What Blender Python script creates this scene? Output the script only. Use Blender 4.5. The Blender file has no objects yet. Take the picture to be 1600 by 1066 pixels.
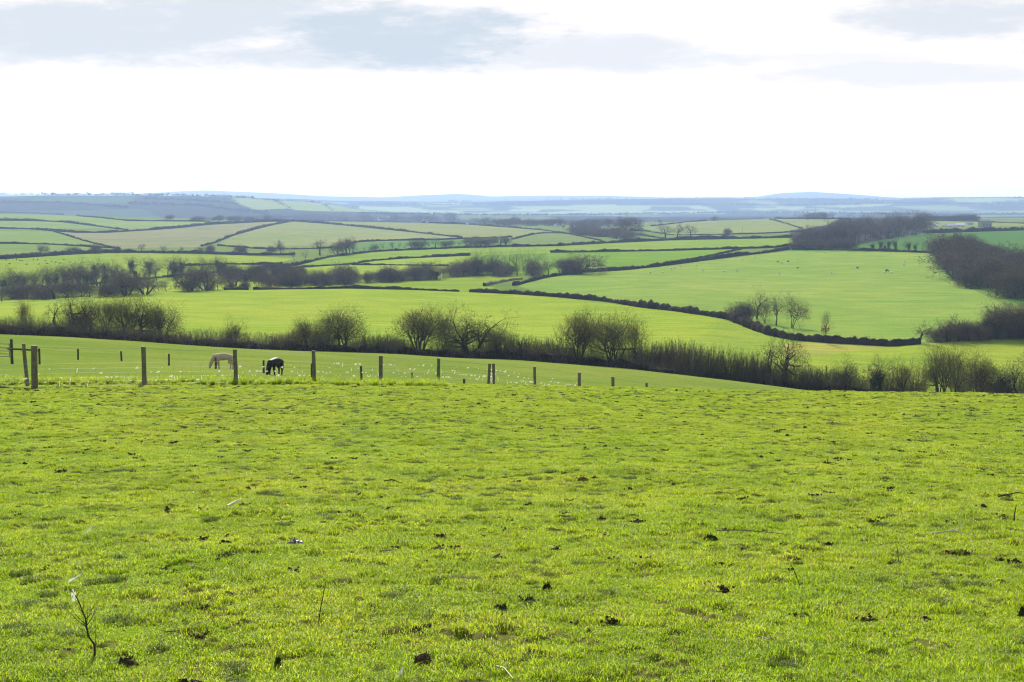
import bpy, math, random
import numpy as np
from mathutils import Vector, Matrix
R = math.radians
rng = np.random.default_rng(7); random.seed(7)
sc = bpy.context.scene
col = sc.collection
F = 2222.0; HZ = 310.0
PITCH = math.atan((533 - HZ) / F)
CP, SP = math.cos(PITCH), math.sin(PITCH)

def pas(u, v):
    """pixel of the photograph -> direction as (x/y, z/y)"""
    u = np.asarray(u, float); v = np.asarray(v, float)
    dy = F * CP + (533 - v) * SP
    return (u - 800) / dy, (-F * SP + (533 - v) * CP) / dy
def proj(x, y, z):
    cz = y * CP - z * SP; cu = y * SP + z * CP
    cz = np.maximum(cz, .1)
    return 800 + F * x / cz, 533 - F * cu / cz

# ------------------------------------------------------------------ terrain
def curve(pts, A):
    """pixel polyline -> slope s as a function of a"""
    u = [p[0] for p in pts]; v = [p[1] for p in pts]
    a, s = pas(u, v)
    return np.interp(A, a, s)
def ycurve(pts, A):
    a, _ = pas([p[0] for p in pts], [430] * len(pts))
    return np.interp(A, a, [p[1] for p in pts])
def smooth1(z, n):
    k = np.hanning(n + 2)[1:-1]; k /= k.sum()
    zp = np.pad(z, (n // 2, n - 1 - n // 2), mode='edge')
    return np.convolve(zp, k, 'valid')

AF = np.linspace(-0.46, 0.46, 461)
AG = np.concatenate([-np.geomspace(6, 0.5, 26), AF, np.geomspace(0.5, 6, 26)])
KN = []   # (Y array over AG, Z array over AG)
Ac = np.clip(AG, -.46, .46)
def knot(ypts, vpts=None, z=None, sm=15):
    Y = ycurve(ypts, Ac) if isinstance(ypts, list) else np.full(len(AG), float(ypts))
    if z is not None: Z = np.full(len(AG), float(z))
    else: Z = curve(vpts, Ac) * Y
    KN.append((Y, Z if z is not None else smooth1(Z, sm)))
knot(-60, z=4.6); knot(-20, z=.35); knot(0, z=-1.65); knot(12, z=-2.86)
knot(28, [(-200, 668), (0, 669), (800, 670), (1600, 674)])
knot(45, [(-200, 606), (0, 607), (500, 606), (1000, 612), (1600, 621)])
knot(54, [(-200, 596), (0, 597), (500, 599.5), (800, 603.5), (1000, 608), (1200, 613), (1600, 619)])
knot(76, [(-200, 582), (0, 586), (400, 594), (600, 603), (836, 620), (1011, 633), (1200, 650), (1600, 672)])
knot(112, [(-200, 567), (0, 569), (200, 573), (400, 583), (500, 590), (600, 598), (725, 607), (900, 620), (1200, 645), (1600, 685)])
knot(165, [(-200, 541), (0, 544), (400, 562), (800, 587), (1000, 603), (1200, 626), (1600, 662)])
HB = [(-200, 515), (0, 523), (100, 527), (200, 533), (300, 540), (400, 546), (500, 550), (600, 553.5), (700, 558), (800, 562), (900, 569), (1000, 578), (1100, 589), (1200, 601), (1250, 608), (1330, 617), (1450, 628), (1600, 636), (1800, 650)]
knot(235, HB)
knot(262, [(p[0], p[1] + 4) for p in HB])
knot(330, [(-200, 515), (0, 519), (400, 534), (800, 548), (1100, 570), (1200, 584), (1400, 606), (1600, 612), (1800, 616)])
TOP = [(-200, 484), (0, 475), (100, 469), (200, 460), (270, 456), (350, 453), (450, 452), (550, 451), (640, 453), (720, 456), (800, 460), (860, 464), (930, 471), (1000, 480), (1060, 487), (1120, 497), (1175, 514), (1240, 531), (1300, 536), (1395, 541), (1437, 538), (1500, 533), (1600, 527), (1800, 522)]
TY = [(-200, 520), (0, 540), (400, 620), (720, 620), (900, 560), (1100, 470), (1240, 410), (1430, 395), (1600, 420), (1800, 430)]
def mid(f):
    Y0 = 330.0; Y1 = ycurve(TY, AG)
    return Y0 + (Y1 - Y0) * f
# convex field between 330 m and its top
s0 = curve([(-200, 515), (0, 519), (400, 534), (800, 548), (1100, 570), (1200, 584), (1400, 606), (1600, 612), (1800, 616)], Ac); s1 = curve(TOP, Ac)
for f, g in ((.4, .44), (.75, .8)):
    Y = mid(f); KN.append((Y, smooth1((s0 + (s1 - s0) * g) * Y, 15)))
KN.append((ycurve(TY, Ac), smooth1(s1 * ycurve(TY, Ac), 9)))
# gently dropping ground just behind, then the knots of the far side
TAB = {-200: [(480, 600), (455, 690), (428, 820), (400, 1080), (380, 1400), (358, 1900), (340, 2500)],
       0:    [(470, 600), (450, 680), (426, 800), (400, 1050), (380, 1350), (357, 1900), (334, 2550)],
       400:  [(449, 680), (438, 760), (420, 900), (402, 1120), (385, 1400), (365, 1850), (344.5, 2600)],
       800:  [(456, 670), (442, 730), (420, 850), (395, 1080), (379, 1380), (366, 1800), (351, 2550)],
       1060: [(478, 540), (450, 660), (422, 820), (394, 1060), (378, 1360), (364, 1800), (347, 2550)],
       1240: [(518, 450), (480, 560), (440, 720), (394, 1000), (376, 1300), (360, 1800), (341, 2550)],
       1430: [(525, 440), (490, 530), (445, 690), (394, 960), (374, 1250), (355, 1800), (342, 2550)],
       1600: [(517, 460), (485, 540), (445, 680), (400, 900), (374, 1200), (353, 1800), (342, 2550)],
       1800: [(512, 470), (485, 540), (445, 680), (400, 900), (374, 1200), (353, 1800), (342, 2550)]}
us = sorted(TAB)
for k in range(7):
    Y = smooth1(ycurve([(u, TAB[u][k][1]) for u in us], Ac), 31)
    S = smooth1(curve([(u, TAB[u][k][0]) for u in us], Ac), 31)
    KN.append((Y, S * Y))
KN.append((KN[-1][0] + 350, KN[-1][1] - 14))
knot(3300, z=-78)
knot([(-200, 3900), (1800, 3900)], [(-200, 344), (600, 345), (1800, 346)])
H1 = [(-200, 307), (0, 307), (100, 305.5), (200, 305.5), (300, 307), (400, 311), (500, 318), (560, 326), (700, 336), (1000, 339), (1300, 339), (1800, 338)]
knot(4500, [(p[0], p[1] + (343 - p[1]) * .45) for p in H1])
knot(5200, H1)
knot(6000, z=-70)
H2 = [(-200, 309), (0, 309), (300, 308.5), (450, 312), (560, 314), (700, 315.5), (800, 314), (850, 313), (1000, 310.5), (1100, 310), (1250, 311.3), (1400, 311.3), (1500, 309.3), (1600, 309), (1800, 309)]
knot(6900, [(p[0], 330) for p in H2])
knot(8000, H2)
knot(9500, z=-60)
knot(12500, [(-200, 305), (0, 305), (200, 304), (280, 299), (320, 297.5), (400, 301), (520, 307), (600, 308), (660, 305), (715, 302.5), (770, 307), (840, 306), (860, 305.5), (950, 306.5), (1050, 309), (1180, 308), (1220, 302), (1270, 299.5), (1330, 304), (1400, 309), (1500, 308.3), (1560, 307.6), (1600, 308), (1800, 308)], sm=5)
knot(15000, z=-60); knot(22000, z=-70)

KY = np.array([k[0] for k in KN]); KZ = np.array([k[1] for k in KN])
def g_rows():
    ys = list(np.arange(-60, 0, 4.)) + list(np.arange(0, 6, .6))
    y = 6.
    while y < 70: ys.append(y); y *= 1.011
    while y < 22000: ys.append(y); y *= 1.0085
    return np.array(ys + [22000.])
YG = g_rows()
def hermite_all():
    """monotone cubic through the knots of every column, sampled at YG"""
    n, m = KY.shape
    h = KY[1:] - KY[:-1]; d = (KZ[1:] - KZ[:-1]) / h
    t = np.zeros_like(KZ); t[0] = d[0]; t[-1] = d[-1]
    w1 = 2 * h[1:] + h[:-1]; w2 = h[1:] + 2 * h[:-1]
    ok = (d[1:] * d[:-1]) > 0
    den = np.where(ok, w1 / np.where(d[:-1] == 0, 1, d[:-1]) + w2 / np.where(d[1:] == 0, 1, d[1:]), 1)
    t[1:-1] = np.where(ok, (w1 + w2) / den, 0)
    Z = np.zeros((m, len(YG)))
    for j in range(m):
        i = np.clip(np.searchsorted(KY[:, j], YG, side='right') - 1, 0, n - 2)
        x = (YG - KY[i, j]) / h[i, j]
        Z[j] = ((2*x**3 - 3*x**2 + 1) * KZ[i, j] + (x**3 - 2*x**2 + x) * h[i, j] * t[i, j]
                + (-2*x**3 + 3*x**2) * KZ[i+1, j] + (x**3 - x**2) * h[i, j] * t[i+1, j])
    return Z
ZG = hermite_all()
W = np.maximum(YG, 10.0)
XG = AG[:, None] * W[None, :]
YY = np.broadcast_to(YG[None, :], XG.shape)
def vnoise(x, y, sc_, seed):
    """smooth value noise"""
    r = np.random.default_rng(seed).random((256, 256))
    x = x / sc_; y = y / sc_
    xi = np.floor(x).astype(int); yi = np.floor(y).astype(int)
    fx = x - xi; fy = y - yi; fx = fx*fx*(3-2*fx); fy = fy*fy*(3-2*fy)
    g = lambda i, j: r[i & 255, j & 255]
    return (g(xi, yi)*(1-fx)*(1-fy) + g(xi+1, yi)*fx*(1-fy) + g(xi, yi+1)*(1-fx)*fy + g(xi+1, yi+1)*fx*fy) * 2 - 1
nearw = np.clip((75 - YY) / 20, 0, 1)
ZG = ZG + nearw * (.012 * vnoise(XG, YY, .35, 1) + .02 * vnoise(XG, YY, 1.1, 2) + .03 * vnoise(XG, YY, 4, 3))
farw = np.clip((YY - 70) / 60, 0, 1)
ZG = ZG + farw * (.10 * vnoise(XG, YY, 9, 4) + .25 * vnoise(XG, YY, 40, 5) * np.clip(YY / 400, 0, 1) + np.clip((YY - 3600) / 1500, 0, 1) * (3.5 * vnoise(XG, YY, 420, 6) + 2.0 * vnoise(XG, YY, 150, 8)))

def height(x, y):
    x = np.asarray(x, float); y = np.asarray(y, float)
    a = x / np.maximum(y, 10)
    i = np.clip(np.searchsorted(AG, a) - 1, 0, len(AG) - 2); j = np.clip(np.searchsorted(YG, y) - 1, 0, len(YG) - 2)
    fa = (a - AG[i]) / (AG[i+1] - AG[i]); fy = (y - YG[j]) / (YG[j+1] - YG[j])
    return ZG[i, j]*(1-fa)*(1-fy) + ZG[i+1, j]*fa*(1-fy) + ZG[i, j+1]*(1-fa)*fy + ZG[i+1, j+1]*fa*fy
def at(u, v, ymin=4., Y=None):
    """where the sight line of a pixel meets the ground beyond ymin; Y fixes the distance instead"""
    a, s = pas(u, v); a = float(a); s = float(s)
    if Y is not None:
        for _ in range(4):
            z = float(height(a * Y, Y)); vv = float(proj(a * Y, Y, z)[1]); a = float(pas(u, vv)[0])
        return Vector((a * Y, Y, float(height(a * Y, Y))))
    j0 = np.searchsorted(YG, ymin)
    ys = YG[j0:]; zz = height(a * ys, ys); d = zz - s * ys
    k = np.nonzero(d >= 0)[0]
    if len(k) == 0:
        k = int(np.argmax(zz / ys)); y = ys[k]
    else:
        k = int(k[0])
        if k == 0: y = ys[0]
        else:
            f = -d[k-1] / (d[k] - d[k-1]); y = ys[k-1] + f * (ys[k] - ys[k-1])
    return Vector((a * y, float(y), float(height(a * y, y))))

# ------------------------------------------------------------------ materials
def nt(name):
    m = bpy.data.materials.new(name); m.use_nodes = True
    t = m.node_tree; t.nodes.clear()
    return m, t
def N(t, kind, **kw):
    n = t.nodes.new(kind)
    for k, v in kw.items():
        if k in ('op',): n.operation = v
        elif k == 'blend': n.blend_type = v
        elif k == 'dt': n.data_type = v
        else: n.inputs[k].default_value = v
    return n
def noise(t, vec, scale, detail=3, rough=.55):
    n = N(t, 'ShaderNodeTexNoise', Scale=scale, Detail=detail, Roughness=rough)
    t.links.new(vec, n.inputs['Vector']); return n.outputs['Fac']
def ramp(t, fac, stops):
    n = t.nodes.new('ShaderNodeValToRGB'); e = n.color_ramp.elements
    while len(e) < len(stops): e.new(.5)
    for i, (p, c) in enumerate(stops): e[i].position = p; e[i].color = (*c, 1)
    t.links.new(fac, n.inputs['Fac']); return n.outputs['Color']
def mixc(t, fac, a, b, blend='MIX'):
    n = t.nodes.new('ShaderNodeMix'); n.data_type = 'RGBA'; n.blend_type = blend
    for sock, v in ((n.inputs[0], fac), (n.inputs[6], a), (n.inputs[7], b)):
        if isinstance(v, (int, float)): sock.default_value = v
        elif isinstance(v, tuple): sock.default_value = (*v, 1)
        else: t.links.new(v, sock)
    return n.outputs[2]
def simple(name, stops, scale=3., rough=1., transl=0., bump=0., spec=0., obj_coord=True, detail=4, metal=0.):
    m, t = nt(name)
    tc = N(t, 'ShaderNodeTexCoord')
    v = tc.outputs['Object' if obj_coord else 'Generated']
    f = noise(t, v, scale, detail)
    c = ramp(t, f, stops)
    p = N(t, 'ShaderNodeBsdfPrincipled', Roughness=rough, Metallic=metal)
    p.inputs['Specular IOR Level'].default_value = spec
    t.links.new(c, p.inputs['Base Color'])
    out = N(t, 'ShaderNodeOutputMaterial')
    if bump:
        b = N(t, 'ShaderNodeBump', Strength=bump, Distance=.02); t.links.new(f, b.inputs['Height']); t.links.new(b.outputs[0], p.inputs['Normal'])
    if transl:
        tr = N(t, 'ShaderNodeBsdfTranslucent'); t.links.new(c, tr.inputs['Color'])
        mx = N(t, 'ShaderNodeMixShader'); mx.inputs[0].default_value = transl
        t.links.new(p.outputs[0], mx.inputs[1]); t.links.new(tr.outputs[0], mx.inputs[2]); t.links.new(mx.outputs[0], out.inputs[0])
    else: t.links.new(p.outputs[0], out.inputs[0])
    return m
M = {}
M['bark'] = simple('bark', [(.3, (.03, .026, .018)), (.7, (.08, .068, .045))], 2.)
M['bark_olive'] = simple('olive_twigs', [(.3, (.075, .06, .032)), (.7, (.16, .135, .07))], .6)
M['twig_purple'] = simple('purple_twigs', [(.3, (.09, .068, .052)), (.7, (.19, .15, .115))], .4)
M['twig_brown'] = simple('brown_twigs', [(.3, (.08, .064, .045)), (.7, (.17, .14, .10))], .5)
M['rust_leaf'] = simple('rust_leaves', [(.3, (.10, .045, .02)), (.7, (.20, .085, .04))], 1., transl=.3)
M['ivy'] = simple('ivy_leaves', [(.3, (.012, .03, .010)), (.7, (.045, .08, .025))], 1.5, rough=.5, transl=.15)
M['hedge'] = simple('hedge_growth', [(.3, (.016, .014, .010)), (.55, (.036, .030, .021)), (.75, (.026, .038, .013))], .25, detail=6)
M['hedge_top'] = simple('hedge_twigs', [(.3, (.035, .028, .020)), (.7, (.085, .068, .045))], .4, transl=.15)
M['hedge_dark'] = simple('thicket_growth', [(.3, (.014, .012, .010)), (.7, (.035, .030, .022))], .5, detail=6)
M['bank'] = simple('earth_bank', [(.3, (.16, .12, .07)), (.7, (.12, .16, .05))], .4)
def wood_mat(name, c1, c2, c3):
    m, t = nt(name)
    tc = N(t, 'ShaderNodeTexCoord'); mp = N(t, 'ShaderNodeMapping'); mp.inputs['Scale'].default_value = (22, 22, 1.3)
    t.links.new(tc.outputs['Object'], mp.inputs[0])
    f = noise(t, mp.outputs[0], 2.2, 6, .65); f2 = noise(t, tc.outputs['Object'], 5., 3)
    c = ramp(t, f, [(.25, c1), (.5, c2), (.75, c3)])
    c = mixc(t, ramp(t, f2, [(.45, (0, 0, 0)), (.7, (.6, .6, .6))]), c, (.06, .075, .02))
    p = N(t, 'ShaderNodeBsdfPrincipled', Roughness=.9); p.inputs['Specular IOR Level'].default_value = .15
    t.links.new(c, p.inputs['Base Color'])
    b = N(t, 'ShaderNodeBump', Strength=.8, Distance=.015); t.links.new(f, b.inputs['Height']); t.links.new(b.outputs[0], p.inputs['Normal'])
    t.links.new(p.outputs[0], N(t, 'ShaderNodeOutputMaterial').inputs[0]); return m
M['post'] = wood_mat('weathered_post', (.07, .058, .038), (.17, .145, .10), (.28, .25, .19))
M['post_dark'] = wood_mat('dark_post', (.025, .022, .017), (.06, .05, .035), (.12, .10, .07))
M['steel'] = simple('galvanised_wire', [(.3, (.16, .165, .165)), (.7, (.26, .265, .265))], 3., rough=.6, metal=.0, spec=.2)
M['gate_steel'] = simple('gate_tube', [(.3, (.17, .18, .19)), (.7, (.26, .27, .29))], 3., rough=.6, metal=.0, spec=.3)
M['wool'] = simple('white_tuft', [(.3, (.75, .75, .72)), (.7, (.85, .85, .83))], 30., transl=.45, rough=.8)
M['grey_coat'] = simple('pale_dun_coat', [(.3, (.30, .235, .165)), (.7, (.46, .38, .285))], 3.)
M['cream_hair'] = simple('cream_mane', [(.3, (.5, .45, .36)), (.7, (.68, .63, .54))], 8.)
M['black_coat'] = simple('black_coat', [(.3, (.008, .008, .008)), (.7, (.016, .015, .015))], 3., rough=.65, spec=.15)
M['black_hair'] = simple('black_mane', [(.3, (.008, .008, .008)), (.7, (.02, .02, .02))], 8., rough=.5)
M['hoof'] = simple('hoof', [(.3, (.03, .028, .025)), (.7, (.07, .06, .05))], 8.)
M['fleece'] = simple('fleece', [(.3, (.55, .51, .43)), (.7, (.72, .68, .60))], 6.)
M['bay_coat'] = simple('dark_brown_coat', [(.3, (.05, .025, .02)), (.7, (.12, .06, .04))], 3.)
M['soil'] = simple('soil', [(.3, (.025, .018, .012)), (.7, (.085, .06, .035))], 14., bump=.8)
M['soil_red'] = simple('brown_clod', [(.3, (.06, .03, .015)), (.7, (.15, .085, .045))], 16., bump=.8)
M['moss'] = simple('dark_mossy_clod', [(.3, (.014, .018, .008)), (.7, (.04, .055, .014))], 18., bump=.8)
M['stick'] = simple('dry_stick', [(.3, (.10, .075, .05)), (.7, (.30, .26, .19))], 9.)
M['stick_dark'] = simple('dark_stick', [(.3, (.03, .022, .015)), (.7, (.08, .06, .04))], 9.)
M['pale_stick'] = simple('pale_stick', [(.3, (.35, .31, .24)), (.7, (.6, .56, .48))], 12.)
M['feather'] = simple('white_feather', [(.3, (.7, .7, .7)), (.7, (.8, .8, .8))], 20., transl=.3)
M['black_rag'] = simple('black_rag', [(.3, (.015, .015, .02)), (.6, (.03, .03, .04)), (.75, (.3, .3, .33))], 20., rough=.3, spec=.5)
M['render_wall'] = simple('white_render', [(.3, (.62, .60, .57)), (.7, (.74, .72, .69))], .6)
M['slate'] = simple('slate_roof', [(.3, (.09, .09, .10)), (.7, (.17, .17, .19))], .8, rough=.5, spec=.4)
M['slate_pale'] = simple('pale_slate_roof', [(.3, (.32, .32, .36)), (.7, (.46, .46, .50))], .8, rough=.4, spec=.5)
M['red_roof'] = simple('red_brown_roof', [(.3, (.22, .07, .06)), (.7, (.34, .13, .11))], .8)
M['stone'] = simple('grey_stone', [(.3, (.22, .20, .18)), (.7, (.34, .31, .28))], 1.)
M['glass'] = simple('window_glass', [(.3, (.03, .035, .04)), (.7, (.05, .055, .06))], 1., rough=.1, spec=.6)
M['wood_mass'] = simple('distant_wood', [(.3, (.028, .026, .022)), (.55, (.06, .05, .042)), (.75, (.035, .05, .025))], .06, detail=6)

def ground_mat():
    m, t = nt('pasture')
    geo = N(t, 'ShaderNodeNewGeometry'); pos = geo.outputs['Position']
    at_ = t.nodes.new('ShaderNodeAttribute'); at_.attribute_name = 'field'
    sep = N(t, 'ShaderNodeSeparateXYZ'); t.links.new(pos, sep.inputs[0])
    # fine variation of the turf, three sizes
    f1 = noise(t, pos, 9., 5, .7); f2 = noise(t, pos, 1.3, 4, .6); f3 = noise(t, pos, .05, 5, .6); f4 = noise(t, pos, .008, 4, .6)
    c = mixc(t, 1., at_.outputs['Color'], ramp(t, f2, [(.25, (.72, .80, .7)), (.5, (1, 1, 1)), (.75, (1.22, 1.12, 1.0))]), 'MULTIPLY')
    c = mixc(t, 1., c, ramp(t, f3, [(.3, (.80, .90, .84)), (.7, (1.14, 1.07, 1.06))]), 'MULTIPLY')
    c = mixc(t, 1., c, ramp(t, f4, [(.3, (.84, .94, .86)), (.7, (1.10, 1.04, 1.10))]), 'MULTIPLY')
    c = mixc(t, 1., c, ramp(t, f1, [(.25, (.6, .68, .55)), (.5, (1, 1, 1)), (.78, (1.35, 1.25, 1.3))]), 'MULTIPLY')
    # drilled / grazed streaks across the far fields
    mp = N(t, 'ShaderNodeMapping'); mp.inputs['Scale'].default_value = (.03, .28, 1); mp.inputs['Rotation'].default_value = (0, 0, .25)
    t.links.new(pos, mp.inputs[0]); f5 = noise(t, mp.outputs[0], 1., 5, .65)
    st = ramp(t, f5, [(.32, (.78, .85, .8)), (.66, (1.12, 1.07, 1.12))])
    far = N(t, 'ShaderNodeMapRange'); far.inputs[1].default_value = 60; far.inputs[2].default_value = 200; t.links.new(sep.outputs[1], far.inputs[0])
    c = mixc(t, far.outputs[0], c, mixc(t, 1., c, st, 'MULTIPLY'))
    # bare soil and thatch in the near turf
    f6 = noise(t, pos, 3.1, 6, .7)
    near = N(t, 'ShaderNodeMapRange'); near.inputs[1].default_value = 120; near.inputs[2].default_value = 60; t.links.new(sep.outputs[1], near.inputs[0])
    msk = ramp(t, f6, [(.60, (0, 0, 0)), (.72, (.8, .8, .8))])
    mm = t.nodes.new('ShaderNodeMath'); mm.operation = 'MULTIPLY'; t.links.new(msk, mm.inputs[0]); t.links.new(near.outputs[0], mm.inputs[1])
    c = mixc(t, mm.outputs[0], c, (.085, .075, .03))
    p = N(t, 'ShaderNodeBsdfPrincipled', Roughness=1.); p.inputs['Specular IOR Level'].default_value = 0.
    t.links.new(c, p.inputs['Base Color'])
    b = N(t, 'ShaderNodeBump', Strength=.7, Distance=.05)
    ad = t.nodes.new('ShaderNodeMath'); ad.operation = 'ADD'; t.links.new(f1, ad.inputs[0]); t.links.new(f2, ad.inputs[1])
    t.links.new(ad.outputs[0], b.inputs['Height']); t.links.new(b.outputs[0], p.inputs['Normal'])
    t.links.new(p.outputs[0], N(t, 'ShaderNodeOutputMaterial').inputs[0]); return m
M['ground'] = ground_mat()

# ------------------------------------------------------------------ mesh helpers
class MB:
    def __init__(s): s.v = []; s.f = []; s.m = []
    def add(s, vs, fs, mi=0):
        o = len(s.v); s.v.extend([tuple(map(float, p)) for p in vs]); s.f.extend([tuple(i + o for i in f) for f in fs]); s.m.extend([mi] * len(fs))
    def box(s, c, d, rz=0., mi=0, taper=1.):
        ca, sa = math.cos(rz), math.sin(rz); vs = []
        for z in (-1, 1):
            k = taper if z > 0 else 1.
            for x, y in ((-1, -1), (1, -1), (1, 1), (-1, 1)):
                px, py = x * d[0] / 2 * k, y * d[1] / 2 * k
                vs.append((c[0] + px * ca - py * sa, c[1] + px * sa + py * ca, c[2] + z * d[2] / 2))
        s.add(vs, [(3, 2, 1, 0), (4, 5, 6, 7), (0, 1, 5, 4), (1, 2, 6, 5), (2, 3, 7, 6), (3, 0, 4, 7)], mi)
    def tube(s, pts, rads, n=5, cap=True, mi=0):
        pts = [Vector(p) for p in pts]; vs = []; fs = []
        for i, p in enumerate(pts):
            d = (pts[min(i+1, len(pts)-1)] - pts[max(i-1, 0)]); d = d.normalized() if d.length > 1e-9 else Vector((0, 0, 1))
            a = d.orthogonal().normalized() if abs(d.z) < .9 else Vector((1, 0, 0)).cross(d).normalized(); b = d.cross(a)
            for k in range(n):
                q = 2 * math.pi * k / n; vs.append(p + (a * math.cos(q) + b * math.sin(q)) * rads[i])
        for i in range(len(pts) - 1):
            for k in range(n): fs.append((i*n+k, i*n+(k+1) % n, (i+1)*n+(k+1) % n, (i+1)*n+k))
        if cap: fs.append(tuple(range(n))[::-1]); fs.append(tuple((len(pts)-1)*n + k for k in range(n)))
        s.add(vs, fs, mi)
    def mesh(s, name, mats, smooth=False):
        me = bpy.data.meshes.new(name); me.from_pydata(s.v, [], s.f)
        for m in (mats if isinstance(mats, list) else [mats]): me.materials.append(m)
        if len(set(s.m)) > 1: me.polygons.foreach_set('material_index', s.m)
        if smooth: me.polygons.foreach_set('use_smooth', [True] * len(s.f))
        me.update(); return me
def link(name, data, parent=None, loc=None, link_=True):
    o = bpy.data.objects.new(name, data)
    if link_: col.objects.link(o)
    if parent: o.parent = parent
    if loc is not None: o.location = loc
    return o
def tag(o, label=None, cat=None, group=None, kind=None):
    for k, v in (('label', label), ('category', cat), ('group', group), ('kind', kind)):
        if v: o[k] = v
    return o
def copy_tree(o, parent=None):
    c = o.copy(); col.objects.link(c); c.parent = parent
    for ch in list(o.children): copy_tree(ch, c)
    return c

# ------------------------------------------------------------------ ground sheet with the colour of each field
nA, nY = XG.shape
co = np.stack([XG, YY, ZG], -1).reshape(-1, 3)
ii = np.arange(nA * nY).reshape(nA, nY)
quads = np.stack([ii[:-1, :-1], ii[1:, :-1], ii[1:, 1:], ii[:-1, 1:]], -1).reshape(-1, 4)
me = bpy.data.meshes.new('ground')
me.vertices.add(len(co)); me.vertices.foreach_set('co', co.ravel())
me.loops.add(len(quads) * 4); me.loops.foreach_set('vertex_index', quads.ravel())
me.polygons.add(len(quads)); me.polygons.foreach_set('loop_start', np.arange(0, len(quads) * 4, 4)); me.polygons.foreach_set('loop_total', np.full(len(quads), 4))
me.polygons.foreach_set('use_smooth', np.ones(len(quads), bool))
me.update(); me.validate()
U, V = proj(co[:, 0], co[:, 1], co[:, 2])
yv = co[:, 1]; xv = co[:, 0]
C_NEAR = np.array((.14, .19, .014)); C_LUSH = np.array((.235, .30, .036)); C_PADD = np.array((.125, .160, .030))
base = np.zeros((len(co), 3)); base[:] = C_LUSH
def inpoly(poly):
    n = len(poly); c = np.zeros(len(U), bool); j = n - 1
    for i in range(n):
        xi, yi = poly[i]; xj, yj = poly[j]
        if yi != yj:
            cond = ((yi > V) != (yj > V)) & (U < (xj - xi) * (V - yi) / (yj - yi) + xi); c ^= cond
        j = i
    return c
def setf(mask, c): base[mask] = c
setf(yv < 58, C_NEAR)
setf((yv >= 58) & (yv < 250), C_PADD)
w = np.clip((yv - 52) / 5, 0, 1)[:, None]; m_ = yv < 70; base[m_] = (C_NEAR * (1 - w) + C_PADD * w)[m_]
Ytop = ycurve(TY, np.clip(xv / np.maximum(yv, 10), -.46, .46))
setf((yv > Ytop) & (yv < 3000), np.array((.135, .18, .045)))
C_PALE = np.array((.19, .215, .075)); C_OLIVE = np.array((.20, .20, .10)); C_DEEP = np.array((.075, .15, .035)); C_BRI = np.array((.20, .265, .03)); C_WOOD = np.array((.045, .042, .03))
midm = (yv > Ytop + 5) & (yv < 3000)
FIELDS = [
 ([(-3000, 404), (50, 402), (150, 396), (230, 396), (400, 400), (460, 404), (400, 420), (250, 433), (100, 449), (-3000, 460)], C_BRI),
 ([(-3000, 440), (175, 442), (300, 432), (470, 420), (620, 405), (735, 400), (735, 390), (1238, 373), (1238, 385), (900, 394), (925, 417), (800, 436), (640, 436), (500, 449), (350, 453), (0, 474), (-3000, 478)], C_LUSH),
 ([(740, 433), (800, 436), (760, 446), (800, 458), (700, 455), (350, 451), (450, 447), (600, 438)], C_BRI),
 ([(512, 402), (587, 394), (725, 388), (875, 385), (1050, 376), (1238, 372), (1238, 384), (1000, 391), (850, 393), (735, 399), (620, 403), (560, 411), (462, 416)], np.array((.175, .25, .035))),
 ([(738, 400), (850, 395), (1025, 393), (1160, 389), (1120, 398), (1025, 415), (900, 426), (850, 430), (738, 432)], np.array((.14, .235, .028))),
 ([(805, 446), (850, 434), (975, 422), (1100, 408), (1238, 392), (1400, 394), (1465, 396), (1462, 420), (1485, 435), (1540, 462), (1600, 490), (6000, 560), (1560, 540), (1437, 538), (1395, 541), (1237, 531), (1175, 514), (1137, 499), (1000, 480), (875, 464)], np.array((.195, .27, .055))),
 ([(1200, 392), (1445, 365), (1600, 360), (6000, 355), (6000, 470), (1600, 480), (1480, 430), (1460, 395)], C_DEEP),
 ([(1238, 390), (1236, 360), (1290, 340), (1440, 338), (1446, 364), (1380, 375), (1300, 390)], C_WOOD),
 ([(-3000, 331), (0, 331), (100, 337), (160, 341), (200, 346), (320, 346), (400, 347), (460, 344), (300, 357), (-3000, 357)], np.array((.18, .235, .06))),
 ([(-3000, 358), (85, 361), (185, 387), (75, 381), (-3000, 379)], np.array((.165, .225, .055))),
 ([(-3000, 381), (75, 382), (180, 389), (100, 397), (-3000, 406)], np.array((.155, .21, .05))),
 ([(85, 361), (225, 360), (330, 351), (450, 346), (380, 362), (315, 386), (185, 388)], C_OLIVE),
 ([(338, 384), (362, 369), (400, 358), (460, 346), (512, 350), (625, 361), (720, 372), (600, 376), (535, 382), (400, 388)], np.array((.20, .225, .085))),
 ([(460, 345), (550, 346), (725, 350), (800, 356), (850, 361), (800, 373), (720, 372), (625, 361), (512, 350)], np.array((.20, .215, .075))),
 ([(535, 384), (600, 377), (750, 372), (800, 375), (800, 386), (650, 390), (550, 397)], np.array((.11, .19, .05))),
 ([(800, 375), (830, 366), (880, 365), (960, 379), (875, 385), (800, 386)], np.array((.15, .19, .06))),
 ([(1000, 356), (1075, 347), (1200, 342), (1250, 358), (1200, 365), (1100, 367), (1050, 366)], C_PALE),
 ([(1205, 342), (1312, 342), (1290, 352), (1255, 358)], C_PALE),
 ([(1440, 343), (1560, 346), (1600, 350), (1600, 353), (1440, 353)], C_PALE),
]
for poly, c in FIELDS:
    setf(inpoly(poly) & midm, c)
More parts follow.
